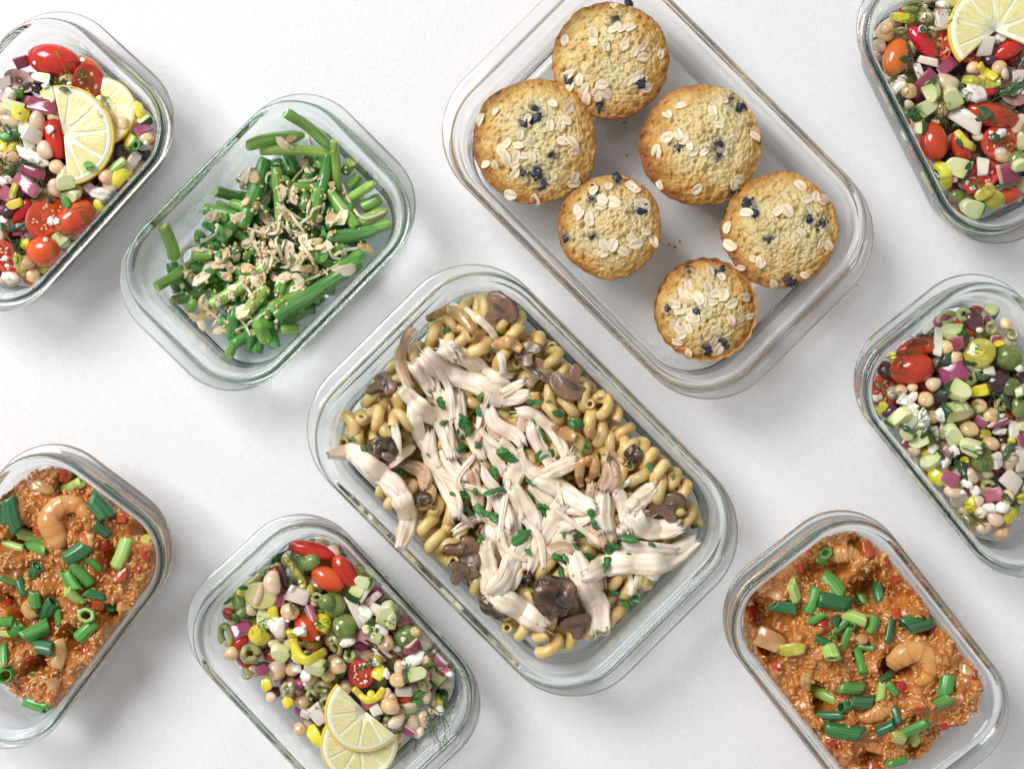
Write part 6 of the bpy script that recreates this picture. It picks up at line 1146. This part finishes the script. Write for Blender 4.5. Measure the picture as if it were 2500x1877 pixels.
herb(Td, FT, [(340, 360, 150, 75, .5), (320, 400, 110, 10, .5), (1010, 600, 190, -20, .35), (845, 760, 150, 40, .55), (820, 790, 120, -30, .5), (735, 1115, 110, 0, .6), (900, 915, 80, -40), (960, 1240, 110, 10, .4), (1080, 400, 110, -50, .5), (660, 960, 90, 60, .5), (430, 200, 80, 10)], 'leaf', 'dark wilted herb leaf', 'herb_leaf', 'herb')
sprinkle(Td, 8)
dill(Td, FT, [(430, 470, 10, 150), (590, 110, 70, 160), (480, 230, 70), (930, 640, -30, 220), (930, 780, -50, 200), (370, 750, -5, 130), (660, 780, -60, 150), (560, 700, 80), (1040, 560, -40), (720, 600, 60), (770, 1230, 20), (440, 60, 60), (250, 480, 10), (360, 110, -20), (960, 940, 10)])
# ---- middle right
Rd = DISH['R']; FR = (2080, 670, 2.214)
salad_bed(Rd, 'lower layers of chopped salad in the middle right dish', 34, u0=-.84, u1=.72, v0=-1.25, v1=1.25, fall=11, seed=71)
salad(Rd, R_(FR, '''tom 335 505 245 180 -10; tom 330 372 225 115 -18; tomh 180 630 185 150 70; tom 625 280 140 110 62; tom 420 390 60 70 0 1
kal 660 245 145 115 65; kal 170 500 120 95 60; kal 790 580 165 130 -30; kal 490 670 100 90 0; kal 910 545 70 60 0; kal 210 740 110 80 0
olv 860 450 155 140 20; olv 720 1005 145 135 60; olv 910 720 120 90 80; olv 865 605 115 105 0
split 500 215 135 90 -20; split 570 220 80 90 0; split 740 1140 90 70 0; split 820 770 70 50 0
oni 472 345 190 50 100 .12; oni 550 535 155 115 -22 1; oni 630 360 65 50 0 .6; oni 578 372 80 70 70 .9; oni 325 780 150 105 62 .1; oni 700 798 85 70 20 .75; oni 530 1105 100 90 30 .8; oni 770 1190 110 88 -20 .7; oni 560 1240 120 105 60 .15; oni 745 520 65 60 0 .05; oni 880 840 110 60 95 .2; oni 805 805 130 32 -10 .9; oni 440 860 90 60 80 .05; oni 500 840 100 60 100 .35; oni 870 1120 130 115 40 .05; oni 915 1000 150 60 80 .15; oni 920 905 100 40 70 .9; oni 290 680 85 65 20 .35; oni 410 290 100 60 -40 .1; oni 520 950 60 40 40 .6; oni 790 1010 90 60 70 .1; oni 300 910 60 70 40 .95; oni 780 350 50 40 0 .9
cuc 590 635 130 110 -150; cuc 585 738 175 108 175; cuc 550 310 125 92 20; cuc 240 800 135 100 120; cuc 370 895 120 105 -30; cuc 550 860 130 105 60; cuc 645 930 125 90 20; cuc 430 1010 125 100 -40; cuc 915 630 60 90 80; cuc 300 850 90 70 60; cuc 820 1260 60 70 0; cuc 920 820 50 60 0
chk 508 395 95 88 20; chk 565 447 95 85 0; chk 405 675 95 86 60; chk 637 838 105 95 20; chk 760 760 95 85 0; chk 755 915 95 82 30; chk 690 710 90 85 0; chk 440 770 85 78 0; chk 265 625 72 68 0; chk 400 770 70 60 0; chk 340 940 70 60 0; chk 540 1170 80 70 0
bean 445 590 88 80 0; bean 860 1010 120 85 100; bean 720 1370 100 70 0; bean 785 1320 105 80 20; bean 700 1280 90 70 0; bean 830 935 70 58 0; bean 680 1220 82 68 20; bean 650 1090 95 80 60; bean 330 960 70 55 0; bean 330 610 60 50 0; bean 560 1180 90 60 0; bean 740 1080 80 50 20; bean 600 1340 70 50 20; bean 720 370 60 50 0
pep 690 630 120 70 -15; pep 450 1100 115 80 38; pep 640 1250 105 60 85; pep 880 1315 115 105 30; pep 800 372 65 45 0; pep 160 730 60 80 30; pep 400 960 60 40 0; pep 720 860 80 60 0 pep_o; pep 610 1000 50 40 0; pep 870 900 40 40 0
feta 385 780 105 78 80; feta 482 760 75 50 80; feta 440 940 65 50 -20; feta 625 1130 65 50 0; feta 672 1170 65 55 60; feta 510 1015 65 55 0; feta 560 955 65 55 60; feta 330 662 65 45 -30; feta 800 850 75 50 -10; feta 750 1260 75 55 20; feta 822 1262 70 60 0; feta 215 650 50 40 60; feta 120 670 45 60 80; feta 870 1390 30 20 0; feta 910 510 50 45 0; feta 690 300 40 30 0'''), 20)
m_ = plate(ellipse(sz(FR, 180)/2, sz(FR, 165)/2, 28, .05, 5), 6.5, .3, bent(18, 18, .3, 8, 2), rough=.2); laid(Rd, FR, 695, 425, [('body', m_, 'pep_o'), ('core', tf(blob(3, (sz(FR, 60)/2, sz(FR, 45)/2, 1.0), .3, .8, 3), None, (0, 0, 2.9)), 'pep_y')], -20, 60, 'thick pickled pepper slice with a yellow heart', 'pepper', 'pepper_slice', .5, .05)
herb(Rd, FR, [(500, 480, 150, -60, .4), (645, 485, 100, 10, .3), (490, 650, 100, -20, .5), (300, 840, 110, 30, .4), (600, 1060, 130, 70, .35), (850, 950, 120, -50, .4), (830, 690, 110, 60, .4), (400, 850, 90, -60, .4), (830, 1200, 100, 40, .4), (700, 560, 90, 0)], 'leaf', 'dark green herb leaf', 'herb_leaf', 'herb')
sprinkle(Rd, 12)
dill(Rd, FR, [(290, 500, -30, 160), (360, 365, -20, 120), (630, 320, 40, 100), (690, 400, -30, 90), (540, 705, 10, 110), (160, 620, 60), (560, 1000, 60, 110), (900, 1230, 60, 140), (650, 1320, 20, 120), (850, 960, -50), (370, 790, -60), (640, 720, 20), (770, 670, 60), (450, 880, 20), (220, 440, -10), (700, 970, 20), (560, 1290, 30)])
# ---- specks that lie on the cloth
for x, y in [(1975, 595), (440, 870), (2092, 696), (1640, 1480), (1870, 1625), (1722, 700)]:
    p = at(x, y, 0); tag(obj('herb_crumb', blob(1, (.7, .5, .35), .3, .8, 3), MAT['leaf'], None, (*p, .3), rotm(0, 0, rng.random()*6)), 'tiny dark crumb lying on the cloth', 'crumb', Pd, p)
write_labels()
